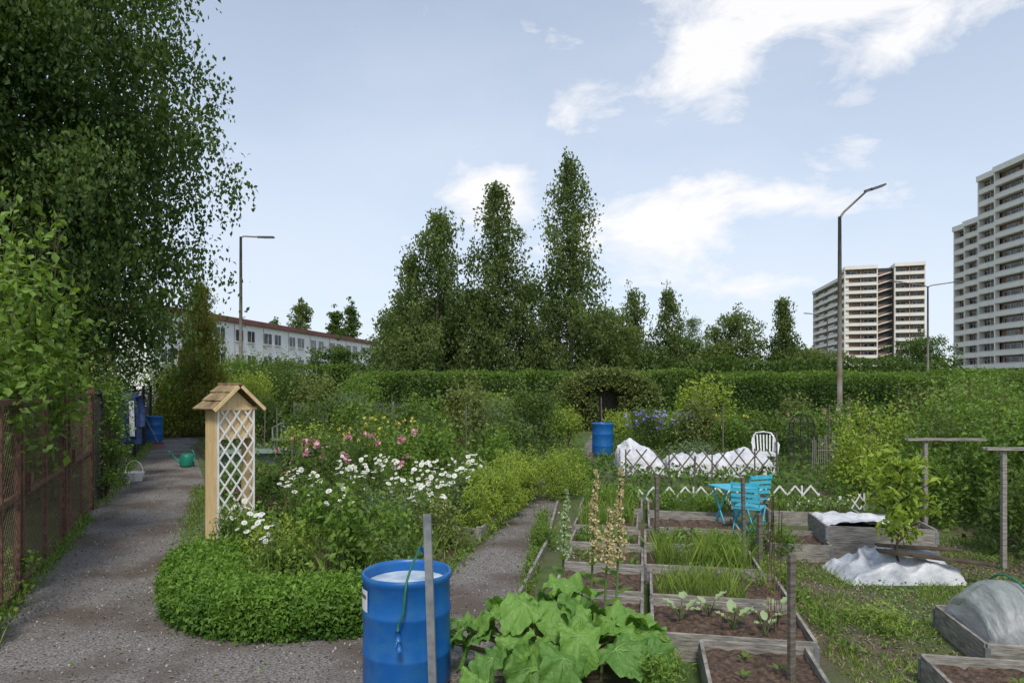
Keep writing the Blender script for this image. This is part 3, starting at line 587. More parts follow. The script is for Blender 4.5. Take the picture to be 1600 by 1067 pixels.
tower('tall pale tower with stacked balconies and stepped roofline',(103.7,162,0),-math.pi/2,[(0,5.5,1.2,16,14,1,0),(5.5,12.5,0,16,14,2,0),(12.5,19,-1.6,16,17,2,0),(19,34,-2.6,18,17,2,0)],2.72)
ang=math.atan2(-8,23)
e2=tower('tower block with recessed dark stair column and balconies',(118.5,243,0),ang,[(0,10.3,0,14,15,2,0),(15.4,24.5,-2.2,14,15,2,0),(-6.7,38.5,45.3,14,14,3,math.radians(-81.5))],2.85)
b=MB(); b.box((12.85,9,21.5),(5.1,14,43),0,0)
for f in range(15): b.box((12.85,1.7,f*2.85+1.2),(4.8,.3,.9),0,1); b.beam((10.6,1.3,f*2.85+.2),(15.1,1.3,f*2.85+1.6),.5,.35,2)
b.build('stair_tower',['stairdark','brick','concrete'],e2)
# ------------------------------------------------------------------ street lamps
def lamp(label,x,y,h,arms,r=.09,hl=.75):
    e=thing('street_lamp',label,'street lamp',(x,y,0),0,'street lamps'); b=MB()
    b.tube([(0,0,0),(0,0,1.2),(0,0,1.25),(0,0,h)],[r*1.35,r*1.3,r,r*.62],12); b.build('pole',['lampmetal'],e)
    for (dx,dz) in arms:
        a=MB()
        a.tube([(0,0,h-.05),(dx*.15,0,h+dz*.15+.03),(dx,0,h+dz)],[.05,.045,.04],8); a.build('arm',['lampmetal'],e)
        hd=MB(); d=Vector((dx,0,dz*.35)).normalized(); p=Vector((dx,0,h+dz)); 
        q=p+d*hl; hd.beam(p-d*.1,p+d*.2,.12,.10,0); hd.beam(p+d*.15,q,.27,.07,0); hd.beam(p+d*.22-Vector((0,0,.045)),q-d*.08-Vector((0,0,.045)),.2,.02,1); hd.build('lamp_head',['lampdark','whiteplastic'],e)
lamp('tall grey street lamp with angled arm among shrubs',13.2,27.5,8.75,[(1.1,1.05)],r=.105)
lamp('tall rusty grey street lamp with one horizontal arm',-14.7,37,10,[(1.0,-.02)],r=.11,hl=.8)
lamp('distant street lamp with two opposite arms',33.5,55,9.9,[(2.2,.35),(-2.2,.35)],r=.1)
lamp('distant street lamp with a short arm',37.4,81,10,[(-2.0,.4)],r=.09)
lamp('distant small street lamp beside the white block',-16.8,90,7,[(-.8,.1)],r=.08,hl=.4)
# ------------------------------------------------------------------ fence and gates
def fx(y): return -1.70-.46*y
dirv=Vector((-.46,1,0)).normalized(); ra=math.atan2(dirv.y,dirv.x)
ys=[5.2,6.5,8.62,8.9,10.9,11.9,14,16.1,18.3,21.3,24.5]
for i,y in enumerate(ys):
    b=MB(); b.box((0,0,.97),(.075,.075,1.94),0,0); b.box((0,0,1.95),(.09,.09,.02),0,0)
    tag(b.build('fence_post',['rust' if i<5 else 'black'],None,(fx(y),y,0),ra),'rusty steel fence post standing by the path' if i<5 else 'dark metal fence post standing by the path','fence post','fence posts along the path')
def panel(y0,y1,gate,label):
    p=Vector((fx(y0),y0,0));q=Vector((fx(y1),y1,0)); Ln=(q-p).length
    e=thing('wire_gate' if gate else 'wire_fence',label,'gate' if gate else 'fence',p,ra,None if gate else 'wire fences along the path')
    a,c=.06,Ln-.06; z0,z1=.08,1.84
    f=MB()
    if gate:
        for z in(z0,.95,z1): f.box(((a+c)/2,0,z),(c-a-.06,.04,.055))
        for x in(a,c,(a+c)/2): f.box((x,0,.95),(.055,.045,1.82))
        f.box((a+.12,-.05,1.05),(.14,.04,.18))
    else:
        f.tube([(a,0,z1),(c,0,z1)],.018,6); f.tube([(a,0,z0),(c,0,z0)],.014,6)
    f.build('frame',['rust' if gate else 'black'],e)
    g=MB(); cs=.085 if y0<11 else .12
    g.lattice(a,c,z0,z1,cs,cs*1.1,.0045 if y0<11 else .006,.003,0,0)
    g.build('wire_mesh',['rustwire' if gate else 'black'],e)
panel(5.2,6.5,True,'rusty steel gate leaf with wire mesh infill')
panel(6.5,8.62,True,'rusty steel gate leaf with wire mesh infill')
panel(8.9,10.9,True,'rusty steel gate leaf with wire mesh infill')
for a,c in((10.9,11.9),(11.9,14),(14,16.1),(16.1,18.3),(18.3,21.3),(21.3,24.5)): panel(a,c,False,'dark chain link fence beside the gravel path')
b=MB(); n=14
rings=[(.10,1.78),(.21,1.68),(.23,1.45),(.22,1.2),(.25,.92),(.27,.70)]
vs=[];fs=[]
for i,(r,z) in enumerate(rings):
    for k in range(n):
        t=2*math.pi*k/n; q=1+.12*math.sin(5*t+i); vs.append((r*q*math.cos(t),.07*q*math.sin(t),z+.02*math.sin(3*t)))
for i in range(len(rings)-1):
    for k in range(n): fs.append((i*n+k,i*n+(k+1)%n,(i+1)*n+(k+1)%n,(i+1)*n+k))
b.add(vs,fs,0,True)
for s in(-1,1): b.tube([(s*.18,0,1.68),(s*.27,-.02,1.4),(s*.26,-.05,1.05)],[.075,.065,.055],8)
b.add([(.02,-.10,1.6),(.12,-.11,1.6),(.14,-.12,.85),(.04,-.11,.85)],[(0,1,2,3)],1)
tag(b.build('jacket',['navy','greybag'],None,(fx(14.6)+.22,14.6,.05),.3),'dark blue jacket hanging on the fence','jacket')
# ------------------------------------------------------------------ barrels
def barrel(label,x,y,water,rz=0,tagd=False,sz=1):
    e=thing('water_barrel',label,'barrel',(x,y,0),rz,'blue plastic barrels'); e.scale=(1,1,sz); b=MB()
    pr=[(0,.02),(.25,.02),(.285,.05),(.29,.1),(.287,.28),(.293,.30),(.293,.32),(.287,.34),(.287,.6),(.293,.62),(.293,.64),(.287,.66),(.284,.86),(.292,.875),(.297,.90),(.297,.925),(.288,.935),(.278,.93),(.275,.90),(.272,.5),(.27,.4)]
    b.lathe(pr,48,0); b.build('body',['blue_b'],e)
    if water: w_=MB(); w_.disc((0,0,.84),.272,32); w_.build('water_surface',['water'],e)
    if tagd:
        l=MB(); vs=[]
        for k in range(7):
            t=math.radians(172+k*8); 
            for z in(.66,.83): vs.append((.2925*math.cos(t),.2925*math.sin(t),z))
        l.add(vs,[(2*k,2*k+2,2*k+3,2*k+1) for k in range(6)],0)
        vs=[]
        for k in range(6):
            t=math.radians(176+k*8)
            for z in(.76,.79): vs.append((.2945*math.cos(t),.2945*math.sin(t),z))
        l.add(vs,[(2*k,2*k+2,2*k+3,2*k+1) for k in range(5)],1); l.build('paper_label',['whiteplastic','lampdark'],e)
    return e
barrel('open blue plastic barrel filled with water',-.70,4.55,True,0,True,.82)
barrel('blue plastic barrel at the end of the path',-12.2,23.2,False)
barrel('blue plastic barrel beside the garden path',2.52,19.0,False)
b=MB(); pts=[(-.55,4.52,.90),(-.60,4.44,.94),(-.64,4.33,.84),(-.655,4.26,.78),(-.66,4.22,.71),(-.67,4.215,.58),(-.70,4.215,.52),(-.705,4.21,.48)]
b.tube(pts,.008,8,0); b.tube([(-.705,4.21,.48),(-.70,4.205,.42)],[.014,.018],8,1); b.tube([(-.70,4.205,.42),(-.69,4.19,.36)],[.012,.017],8,1); b.tube([(-.70,4.205,.44),(-.715,4.17,.39)],.006,6,1)
b.tube([(-.60,4.44,.94),(-.55,4.47,.88)],[.016,.016],8,1)
tag(b.build('garden_hose',['hose','blue_b']),'green hose with blue nozzle hanging into barrel','hose')
b=MB(); b.beam((-.47,4.08,0),(-.515,4.12,1.22),.045,.006,0,up=(0,-1,0)); b.beam((-.449,4.10,0),(-.494,4.14,1.22),.006,.045,0,up=(0,-1,0)); 
tag(b.build('metal_post',['steel']),'grey galvanised angle post beside the blue barrel','post')
# ------------------------------------------------------------------ trellis tower
e=thing('trellis_tower','cream wooden garden column with white lattice and gable roof','trellis',(-3.47,8.4,0),math.radians(52))
b=MB(); w2,dp=.235,.12
for sx_ in(-1,1):
    b.box((sx_*w2,0,.88),(.028,2*dp,1.66)); 
b.box((0,-dp+.01,1.52),(.44,.02,.36)); b.box((0,dp-.01,1.52),(.44,.02,.36)); b.box((0,-dp+.01,.12),(.44,.02,.12))
b.add([(-.26,-dp-.012,1.70),(.26,-dp-.012,1.70),(0,-dp-.012,1.93),(-.26,-dp+.01,1.70),(.26,-dp+.01,1.70),(0,-dp+.01,1.93)],[(0,1,2),(3,5,4),(0,3,4,1),(1,4,5,2),(2,5,3,0)])
b.box((0,-dp-.025,1.705),(.54,.02,.035))
b.build('column',['woodcream'],e)
b=MB(); b.lattice(-.225,.225,.05,1.69,.15,.21,.022,.006,-dp-.03); b.box((-.232,-dp-.022,.87),(.02,.02,1.66)); b.box((.232,-dp-.022,.87),(.02,.02,1.66)); b.build('lattice',['whitepaint'],e)
b=MB(); hw=.33; rs_=.30
for s in(-1,1):
    nrow=3
    for k in range(nrow):
        f0=k/nrow; f1=(k+1)/nrow+.06; 
        p0=Vector((s*hw*f0,0,2.0-rs_*f0)); p1=Vector((s*hw*f1,0,2.0-rs_*f1+.012))
        for j in range(4):
            y=-.23+.46*(j+.5)/4; ex=.008*math.sin(j*5+k*3)
            b.beam(p0+Vector((0,y,0)),p1+Vector((s*ex,y,.012)),.112,.014,0)
    b.beam((s*.02,-.238,1.975),(s*hw,-.238,1.69),.016,.04,1,up=(0,0,1))
b.beam((0,-.245,2.01),(0,.245,2.01),.05,.02,0)
b.build('roof',['shingle','woodcream'],e)
# ------------------------------------------------------------------ wooden edging
b=MB(); 
for p,q in(((-.78,8.85),(-.42,8.62)),((-.42,8.62),(.02,10.7)),((.02,10.7),(.60,13.2))):
    b.beam((*p,.09),(*q,.09),.03,.17); 
b.box((-.42,8.6,.1),(.06,.06,.22))
tag(b.build('wooden_edging',['wood']),'weathered board edging along the gravel path','edging')
b=MB(); b.beam((0.02,6.0,.05),(.42,8.3,.05),.03,.1); b.beam((.42,8.3,.05),(.75,11.2,.05),.03,.1)
tag(b.build('wooden_edging',['wood']),'low weathered board edging beside the raised beds','edging')
# ------------------------------------------------------------------ raised beds
O=Vector((1.03,4.99,0)); U=Vector((.19,.982,0)).normalized(); V_=Vector((U.y,-U.x,0)); RA=math.atan2(V_.y,V_.x)
def W(s,t,z=0): p=O+V_*s+U*t; return (p.x,p.y,z)
def bed(s0,s1,t0,t1,h=.2,label='weathered wooden raised bed frame filled with dark soil',soil='soil'):
    e=thing('raised_bed',label,'raised bed',W(s0,t0),RA,'wooden raised beds'); w_,d=s1-s0,t1-t0; b=MB(); k=.024
    n=max(1,round(h/.19)); hb=h/n
    for i in range(n):
        z=hb*(i+.5)
        b.box((w_/2,0,z),(w_,k,hb-.004)); b.box((w_/2,d,z),(w_,k,hb-.004)); b.box((0,d/2,z),(k,d-k,hb-.004)); b.box((w_,d/2,z),(k,d-k,hb-.004))
        for x in(0,w_):
            for y in(0,d): b.box((x,y,z),(.034,.034,hb*.7),0,1)
    b.build('frame',['wood','steel'],e)
    g=MB(); nx=max(4,int(w_/.035));ny=max(4,int(d/.035)); vs=[];fs=[]
    for i in range(nx+1):
        for j in range(ny+1):
            x=k/2+(w_-k)*i/nx;y=k/2+(d-k)*j/ny; vs.append((x,y,h-.06+.03*noise.noise(Vector((x*9+s0*7,y*9+t0*5,0)))+.02*noise.noise(Vector((x*26,y*26,4)))))
    for i in range(nx):
        for j in range(ny): a=i*(ny+1)+j; fs.append((a,a+ny+1,a+ny+2,a+1))
    g.add(vs,fs,0,False); g.build('soil',[soil],e)
    return e
beds=[(.33,1.03,-1.0,-.1),(0,1.12,0,.8),(0,1.14,.92,1.75),(-.05,1.05,1.9,2.7),(-.05,1.05,2.85,3.6),(-.85,-.08,0,.8),(-.85,-.08,.95,1.7),(-.85,-.08,1.85,2.6),(-.9,-.12,2.75,3.5),(-.95,-.15,3.7,4.6),(1.35,2.0,3.1,3.85),(1.76,2.96,-.95,-.09),(.0,1.2,4.9,5.8),(-1.0,-.1,5.0,6.0),(1.7,2.9,5.2,6.1),(0,1.1,3.75,4.6)]
for x in beds: bed(*x)
bed(2.0,3.15,3.3,4.15,.38,'tall weathered wooden planter with metal corners')
bed(2.28,4.4,.2,1.05,.2,'wooden raised bed beneath a fabric tunnel')
def Wn(P,z=0): 
    P=np.asarray(P); return np.stack([O.x+V_.x*P[:,0]+U.x*P[:,1],O.y+V_.y*P[:,0]+U.y*P[:,1],P[:,2]],1)
def bedplants(name,label,s0,s1,t0,t1,h,mat,n,wd=.006,lean=.15,leafy=0,cat='vegetables'):
    b=MB(); P=np.stack([R0.uniform(s0+.06,s1-.06,n),R0.uniform(t0+.06,t1-.06,n),np.full(n,.14)],1); P=Wn(P)
    keep=patch(P,2.5,-.22); P=P[keep]
    b.blades(P,h,wd,0,lean=lean)
    if leafy:
        q=int(leafy); P2=Wn(np.stack([R0.uniform(s0+.05,s1-.05,q),R0.uniform(t0+.05,t1-.05,q),.15+h*.9*R0.random(q)],1)); P2=P2[patch(P2,3,-.15)]; b.leaves(P2,.05,1,up=.6)
    tag(b.build(name,[mat,'mid']),label,cat)
bedplants('onion_crop','thin green onion leaves growing in raised bed',0,1.14,.92,1.75,.18,'grass',1100,leafy=150,lean=.3)
bedplants('dill_crop','tall feathery green herbs in raised bed',0,1.05,1.9,2.7,.27,'grass',1400,leafy=500,lean=.25)
bedplants('lettuce_crop','leafy green vegetables in raised bed',0,1.05,2.85,3.6,.12,'mid',200,leafy=600)
bedplants('lettuce_crop','leafy green vegetables in raised bed',-.85,-.08,1.85,2.6,.08,'mid',120,leafy=250)
bedplants('lettuce_crop','leafy green vegetables in raised bed',-.9,-.12,2.75,3.5,.12,'mid',200,leafy=700)
bedplants('carrot_crop','feathery carrot tops in raised bed',-.95,-.15,3.7,4.6,.26,'grass',900,leafy=900)
bedplants('lettuce_crop','leafy green vegetables in raised bed',0,1.2,4.9,5.8,.25,'mid',700,leafy=1600)
bedplants('lettuce_crop','leafy green vegetables in raised bed',-1,-.1,5,6,.3,'grass',900,leafy=1500)
bedplants('lettuce_crop','leafy green vegetables in raised bed',1.7,2.9,5.2,6.1,.2,'mid',500,leafy=1200)
def broad(mb,base,az,el,L_,Wd,mat,cup=.15,ruf=0):
    base=Vector(base); d=Vector((math.cos(az)*math.cos(el),math.sin(az)*math.cos(el),math.sin(el))); sd=Vector((-math.sin(az),math.cos(az),0)); nn=sd.cross(d)*-1
    if nn.z<0: nn=-nn
    nu,nv=8,6; vs=[];fs=[]
    for i in range(nu+1):
        u=i/nu; wv=math.sin(math.pi*min(1,u*.92+.06))**.7*(1-.25*u)
        for j in range(nv+1):
            v=j/nv*2-1
            z=cup*abs(v)**1.5*wv*Wd-.35*u*u*L_*cup*2+ruf*math.sin(u*17+v*3)*abs(v)*Wd*.2
            vs.append(base+d*(u*L_)+sd*(v*wv*Wd/2)+nn*z)
    for i in range(nu):
        for j in range(nv): a=i*(nv+1)+j; fs.append((a,a+1,a+nv+2,a+nv+1))
    mb.add(vs,fs,mat,True)
rs=random.Random(8)
for (s,t,k,sz) in [(.22,.45,6,.11),(.60,.32,6,.12),(.45,.6,5,.10),(.95,.5,5,.10),(.82,.22,5,.09)]:
    b=MB(); 
    for i in range(k):
        a=i*6.28/k+rs.random(); el_=rs.uniform(.35,1.2); st=Vector(W(s,t,.14)); tip=st+Vector((math.cos(a)*.05,math.sin(a)*.05,.07+.09*rs.random())); b.tube([st,tip],.004,4,1); broad(b,tip,a,el_*.7,sz*rs.uniform(.8,1.2),sz*.7,0,ruf=.5)
    tag(b.build('cabbage_seedling',['pale','stem']),'young cabbage plant with pale broad leaves in soil','seedling','cabbage seedlings')
for (s,t) in [(.6,-.3),(.8,-.45),(.55,-.6),(.85,-.75),(-.5,1.3),(-.3,1.2),(2.2,-.4),(2.5,-.3),(-.3,.35),(-.5,.5),(-.6,1.5),(2.7,-.5)]:
    b=MB()
    for i in range(5):
        a=i*1.25+rs.random(); st=Vector(W(s,t,.14)); tip=st+Vector((math.cos(a)*.015,math.sin(a)*.015,.03)); broad(b,tip,a,.5,.05,.03,0)
    tag(b.build('seedling',['mid']),'tiny green seedling sprouting from dark soil','seedling','tiny seedlings')
for i,(x,y,h,r,m) in enumerate([(.97,4.6,.30,.15,'grass'),(.9,4.15,.30,.16,'mid'),(2.95,5.6,.10,.3,'grass'),(3.0,7.9,.35,.3,'mid'),(2.6,6.9,.15,.2,'grass'),(.95,12.0,.75,.5,'lime'),(1.05,13,.75,.5,'mid'),(.42,8.4,.3,.2,'mid')]):
    S('weed_clump','soft green weeds growing beside the wooden beds',x,y,h,r,.04,m,700+i,asp=.35,cat='weeds',shoots=.9,group='weed clumps')
# ------------------------------------------------------------------ rhubarb
def rhub_leaf(mb,c,az,tilt,R_,rng):
    c=Vector(c); q=Matrix.Rotation(az,3,'Z')@Matrix.Rotation(tilt,3,'Y')@Matrix.Rotation(rng.uniform(-.5,.5),3,'X'); n=64; rings=[0,.12,.25,.38,.5,.62,.72,.82,.9,.96,1]; ph=rng.random()*6; ph2=rng.random()*6; curl=rng.uniform(.15,.55); sd=rng.random()*50; ky=rng.uniform(.05,.45)
    def pt(t,ri,lift=0):
        heart=1-.45*math.exp(-((abs(t)-math.pi)/.32)**2)
        rad=R_*heart*(1+.20*math.cos(t))*(1+(.07*math.sin(7*t+ph)+.05*math.sin(13*t+ph2)+.03*math.sin(23*t))*ri*ri)
        x=math.cos(t)*rad*ri*1.12; y=math.sin(t)*rad*ri*.90
        pl=noise.noise(Vector((x*26,y*26,sd)))+.6*noise.noise(Vector((x*55,y*55,sd)))
        z=R_*(.17*ri**3*math.sin(6*t+ph)+.10*ri**4*math.sin(13*t+ph2))+abs(y)*ky-curl*x*x/R_-.12*R_*ri*ri+R_*.16*pl*min(1,ri*2)
        return c+q@Vector((x,y,z+lift))
    vs=[pt(0,0)]
    for ri in rings[1:]:
        for k in range(n): vs.append(pt(-math.pi+2*math.pi*k/n,ri))
    o=len(mb.v); mb.v+=[tuple(v) for v in vs]; mt=0 if rng.random()<.6 else 3
    for k in range(n): mb.f.append([o,o+1+k,o+1+(k+1)%n]); mb.m.append(mt); mb.s.append(True)
    for r in range(len(rings)-2):
        for k in range(n): mb.f.append([o+1+r*n+k,o+1+(r+1)*n+k,o+1+(r+1)*n+(k+1)%n,o+1+r*n+(k+1)%n]); mb.m.append(mt); mb.s.append(True)
    for t in(0,.6,-.6,1.3,-1.3):
        mb.tube([pt(t,r_,.0015) for r_ in(0,.15,.3,.45,.6,.75)],[.004,.0035,.003,.002,.0015,.001],4,2,cap=False)
b=MB(); rs=random.Random(23); base=Vector((.26,4.66,0))
for i in range(44):
    a=i*2.4+rs.uniform(-.35,.35); rr_=.06+.74*((i+.5)/44)**.62; z=.56-.34*(rr_/.78)**1.6+rs.uniform(-.09,.08)
    c=base+Vector((math.cos(a)*rr_,math.sin(a)*rr_*.72,z)); R_=rs.uniform(.11,.185)
    rhub_leaf(b,c,a,rs.uniform(-.1,1.1),R_,rs)
    b.tube([base+Vector((math.cos(a)*.05,math.sin(a)*.05,0)),base+Vector((math.cos(a)*rr_*.5,math.sin(a)*rr_*.4,z*.6)),c],[.015,.012,.005],6,1)
ro=b.build('rhubarb_plant',['rhub','petiole','vein','rhub2']); tag(ro,'large rhubarb with ruffled bright green leaves','plant')
for (x,y,h,m) in [(.60,4.95,1.36,'cream'),(.80,5.05,1.36,'cream'),(.40,5.1,1.2,'pale'),(.68,4.8,1.1,'cream')]:
    b=MB(); b.tube([(x-.08,y-.2,.0),(x-.02,y,.6),(x,y,h)],[.012,.009,.004],6,1)
    n=1500; z=R0.random(n)**.85; P=np.stack([x+R0.normal(size=n)*.024*(1.15-z)+.012*np.sin(z*9),y+R0.normal(size=n)*.024*(1.15-z),.72+(h-.70)*z],1); lob=(np.sin(z*47+np.arctan2(P[:,1]-y,P[:,0]-x))>-.6); P=P[lob]; b.leaves(P,.020,0,asp=.8,up=0)
    for k in range(3): broad(b,(x-.02,y,.45+.12*k),k*2.2,.5,.13,.08,2)
    b.build('flower_stalk',[m,'stem','mid'],ro)
# ------------------------------------------------------------------ stakes and supports
def stake(label,x,y,h,wd,tilt=0,mat='wooddark'):
    b=MB(); b.beam((0,0,0),(tilt,0,h),wd,wd*.8)
    tag(b.build('wooden_stake',[mat],None,(x,y,0),.3),label,'stake','wooden stakes')
stake('weathered wooden stake at the corner of a raised bed',1.76,4.3,.93,.04)
stake('weathered wooden stake at the corner of a raised bed',1.74,8.2,.9,.045)
stake('weathered wooden stake standing between raised beds',2.65,7.3,.62,.05)
stake('weathered wooden stake standing between raised beds',2.62,7.7,.95,.035,-.02)
for i,(x,y,h) in enumerate([(-4.1,12.8,.9),(-1.0,14.9,1.5),(3.3,12.4,.7),(8.4,17,1.7),(-6.2,18,1.4),(-6.9,19,1.3),(5.6,14.4,1.0),(5.1,16.5,1.5),(7.6,16.4,1.5),(-8.8,22,1.3),(-3.6,20.5,1.7),(6.9,13.2,1.2),(2.9,22,1.6)]):
    stake('thin garden stake among the plants',x,y,h,.03,.03*(i%3-1))
b=MB(); rs=random.Random(4)
for i in range(9):
    x=rs.uniform(-.06,.06); y=rs.uniform(-.05,.05); b.tube([(x,y,.05),(x+rs.uniform(-.02,.02),y,.5),(x+rs.uniform(-.04,.04),y,rs.uniform(.9,1.08))],.003,5)
for z in(.25,.4,.55,.7,.85): b.tube([(-.07,-.02,z),(.0,-.05,z+.01),(.07,0,z)],.003,4)
tag(b.build('wire_roll',['rustwire'],None,W(.90,.35,.1)),'rolled rusty wire mesh standing in a bed','wire mesh')
for (x,y,h,a,b_,lb) in [(5.45,9.0,1.3,-.25,.75,'wooden T shaped cane support beside raspberries'),(5.3,7.36,1.33,-.2,1.0,'wooden T shaped cane support beside raspberries')]:
    b=MB(); b.box((0,0,h/2),(.045,.045,h)); b.box(((a+b_)/2,-.04,h-.02),(b_-a,.03,.03),0); b.box(((a+b_)/2,.04,h-.02),(b_-a,.03,.025),0)
    tag(b.build('cane_support',['wood'],None,(x,y,0),-.06),lb,'plant support','cane supports')
e=tree('fruit_tree','young fruit tree with bright yellow green leaves',3.95,7.0,1.22,.42,.40,18,6,14,.09,'lime',pround,95,clr=.09,tr=.014,rise=1.0,droop=.3,bark='twig',asp=.45)
# ------------------------------------------------------------------ folding chairs and table
def folding_chair(label,x,y,rz):
    e=thing('folding_chair',label,'chair',(x,y,0),rz,'turquoise folding chairs'); e.scale=(.92,.92,.92)
    b=MB()
    for s in(-.19,.19):
        b.beam((s,.22,0),(s,-.20,.45),.012,.028); b.beam((s*.92,-.20,0),(s*.92,.16,.45),.012,.028); b.beam((s*.92,.16,.45),(s*.92,.26,.84),.012,.028)
    for yz in((.2,.02),(-.19,.02)): b.beam((-.19,yz[0],yz[1]+.02),(.19,yz[0],yz[1]+.02),.014,.014)
    b.build('leg_frame',['turq'],e)
    b=MB()
    for k in range(7): b.box((0,-.2+.06*k,.462),(.38,.045,.014))
    b.build('seat',['turq'],e)
    b=MB()
    for k in range(4): z=.58+.075*k; b.beam((-.19,.185+(z-.45)*.256,z),(.19,.185+(z-.45)*.256,z),.012,.05)
    b.build('backrest',['turq'],e)
folding_chair('turquoise slatted folding chair on the soil',3.05,8.8,math.radians(150))
folding_chair('turquoise slatted folding chair behind the small table',3.3,9.5,math.radians(200))
e=thing('garden_table','small turquoise slatted folding table between chairs','table',(3.0,9.25,0),.2); b=MB()
for k in range(7): b.box((0,-.21+.07*k,.62),(.5,.055,.015))
b.build('table_top',['turq'],e); b=MB()
for s in(-.2,.2): b.beam((s,-.21,0),(s,.2,.61),.014,.025); b.beam((s,.21,0),(s,-.2,.61),.014,.025)
b.build('leg_frame',['turq'],e)
e=thing('plastic_chair','white moulded plastic garden armchair among flowers','chair',(5.85,15.8,0),math.radians(-15))
b=MB(); b.box((0,0,.42),(.46,.44,.03)); b.box((0,-.225,.40),(.46,.02,.06)); b.build('seat',['whiteplastic'],e)
b=MB()
for x in(-.2,-.13,-.065,0,.065,.13,.2): b.beam((x,.2,.44),(x*1.1,.30,.82),.03,.012,up=(0,1,0))
b.tube([(-.24,.2,.44),(-.25,.28,.72),(-.17,.31,.86),(0,.32,.89),(.17,.31,.86),(.25,.28,.72),(.24,.2,.44)],.022,8); b.build('backrest',['whiteplastic'],e)
for s in(-1,1):
    b=MB(); b.tube([(s*.25,.25,.66),(s*.28,.05,.65),(s*.28,-.2,.63),(s*.25,-.23,.42)],[.02,.026,.026,.02],8); b.build('armrest',['whiteplastic'],e)
for sx_,sy_ in((-1,-1),(1,-1),(-1,1),(1,1)):
    b=MB(); b.tube([(sx_*.21,sy_*.2,.42),(sx_*.26,sy_*.26,0)],[.03,.018],8); b.build('leg',['whiteplastic'],e)
e=thing('plastic_chair','dark green plastic garden chair beside a tub','chair',(-6.6,19.6,0),.4)
b=MB(); b.box((0,0,.42),(.46,.44,.04)); b.build('seat',['trough'],e); b=MB(); b.tube([(-.24,.2,.44),(-.24,.28,.75),(0,.32,.88),(.24,.28,.75),(.24,.2,.44)],.03,8)
for x in(-.12,0,.12): b.beam((x,.2,.44),(x,.3,.82),.05,.012,up=(0,1,0))
b.build('backrest',['trough'],e)
for sx_,sy_ in((-1,-1),(1,-1),(-1,1),(1,1)):
    b=MB(); b.tube([(sx_*.21,sy_*.2,.42),(sx_*.26,sy_*.26,0)],[.03,.018],8); b.build('leg',['trough'],e)
# ------------------------------------------------------------------ bags, sheets
def drape(mb,pts,w_,d_,seed,mat=0,n=44):
    vs=[];fs=[]
    for i in range(n+1):
        for j in range(n+1):
            x=(i/n-.5)*w_; y=(j/n-.5)*d_
            zs=[pz-k*math.hypot(x-px,(y-py)*.8)**1.25 for (px,py,pz,k) in pts]; z=math.log(sum(math.exp(max(v,-.3)*11) for v in zs))/11
            ed=min(1,min(i,n-i,j,n-j)/3)
            rid=(1-abs(noise.noise(Vector((x*4+z*2,y*3,seed))))*4)*.05
            z=(max(0,z)+rid+.03*noise.noise(Vector((x*8,y*8,seed))))*ed
            vs.append((x+.05*noise.noise(Vector((x*4,z*6,seed+3))),y,max(0,z)))
    for i in range(n):
        for j in range(n): a=i*(n+1)+j; fs.append((a,a+n+1,a+n+2,a+1))
    mb.add(vs,fs,mat,True)
for i,(x,y,w_,d_,pts) in enumerate([(2.9,15.6,1.1,1.0,[(-.22,0,.74,1.0),(.2,.05,.50,.9)]),(4.05,15.3,1.35,1.0,[(-.34,0,.44,.6),(.12,0,.50,.6),(.42,0,.38,.6)]),(5.05,15.2,1.35,1.0,[(-.34,0,.46,.6),(.12,.05,.56,.7),(.42,.0,.42,.6)])]):
    b=MB(); drape(b,pts,w_,d_,i*7+2); tag(b.build('white_cover',['whitebag'],None,(x,y,0)),'creased white fabric cover draped over the ground','cover','white covers')
b=MB(); drape(b,[(-.25,0,.22,.6),(.1,.1,.27,.6),(.35,-.05,.17,.6)],1.15,.7,31); 
tag(b.build('plastic_bag',['greybag'],None,(3.98,7.15,0)),'crumpled white and grey plastic bags in a pile','bag')
b=MB(); b.beam((3.75,7.0,.30),(4.75,6.75,.22),.14,.02); b.beam((3.8,7.12,.33),(4.6,7.0,.30),.1,.02)
tag(b.build('wooden_plank',['twig']),'brown wooden planks lying over plastic bags','plank')
b=MB(); vs=[];fs=[]
for i in range(25):
    for j in range(19):
        s=2.02+1.0*i/24; t=3.36+.74*j/18; vs.append(W(s,t,.37+.05*abs(noise.noise(Vector((s*4,t*4,0))))*2+.02*noise.noise(Vector((s*12,t*12,1)))-.04*(i in(0,24))))
for i in range(24):
    for j in range(18): a=i*19+j; fs.append((a,a+19,a+20,a+1))
b.add(vs,fs,0,True); tag(b.build('plastic_sheet',['whitebag']),'crumpled white sheet covering the tall planter','sheet')
e=thing('garden_tunnel','low hooped tunnel of pale garden fleece over bed','garden tunnel',W(2.33,.62,.14),RA)
b=MB(); vs=[];fs=[]; nx,nt_=70,30
for i in range(nx+1):
    x=-.04+2.12*i/nx; g_=min(1,max(0,(x+.04)/.30)); env=.50+.50*math.sin(g_*math.pi/2); wn=.8+.2*math.sin(g_*math.pi/2); sag=1-.10*abs(math.sin((x-.3)*math.pi/.52)) if x>.3 else 1
    for j in range(nt_+1):
        t=math.pi*j/nt_; q=1+.025*noise.noise(Vector((x*3+t*2,t*1.5-x*2,0)))+.012*noise.noise(Vector((x*14,t*3,2)))+(1-g_)*.04*math.sin(t*14)
        vs.append((x-.0+(.12*math.sin(t) if i==0 else 0),.43*wn*math.cos(t)*q,.40*math.sin(t)**.75*env*sag*q-.02 if 0<j<nt_ else -.05))
for i in range(nx):
    for j in range(nt_): a=i*(nt_+1)+j; fs.append((a,a+1,a+nt_+2,a+nt_+1))
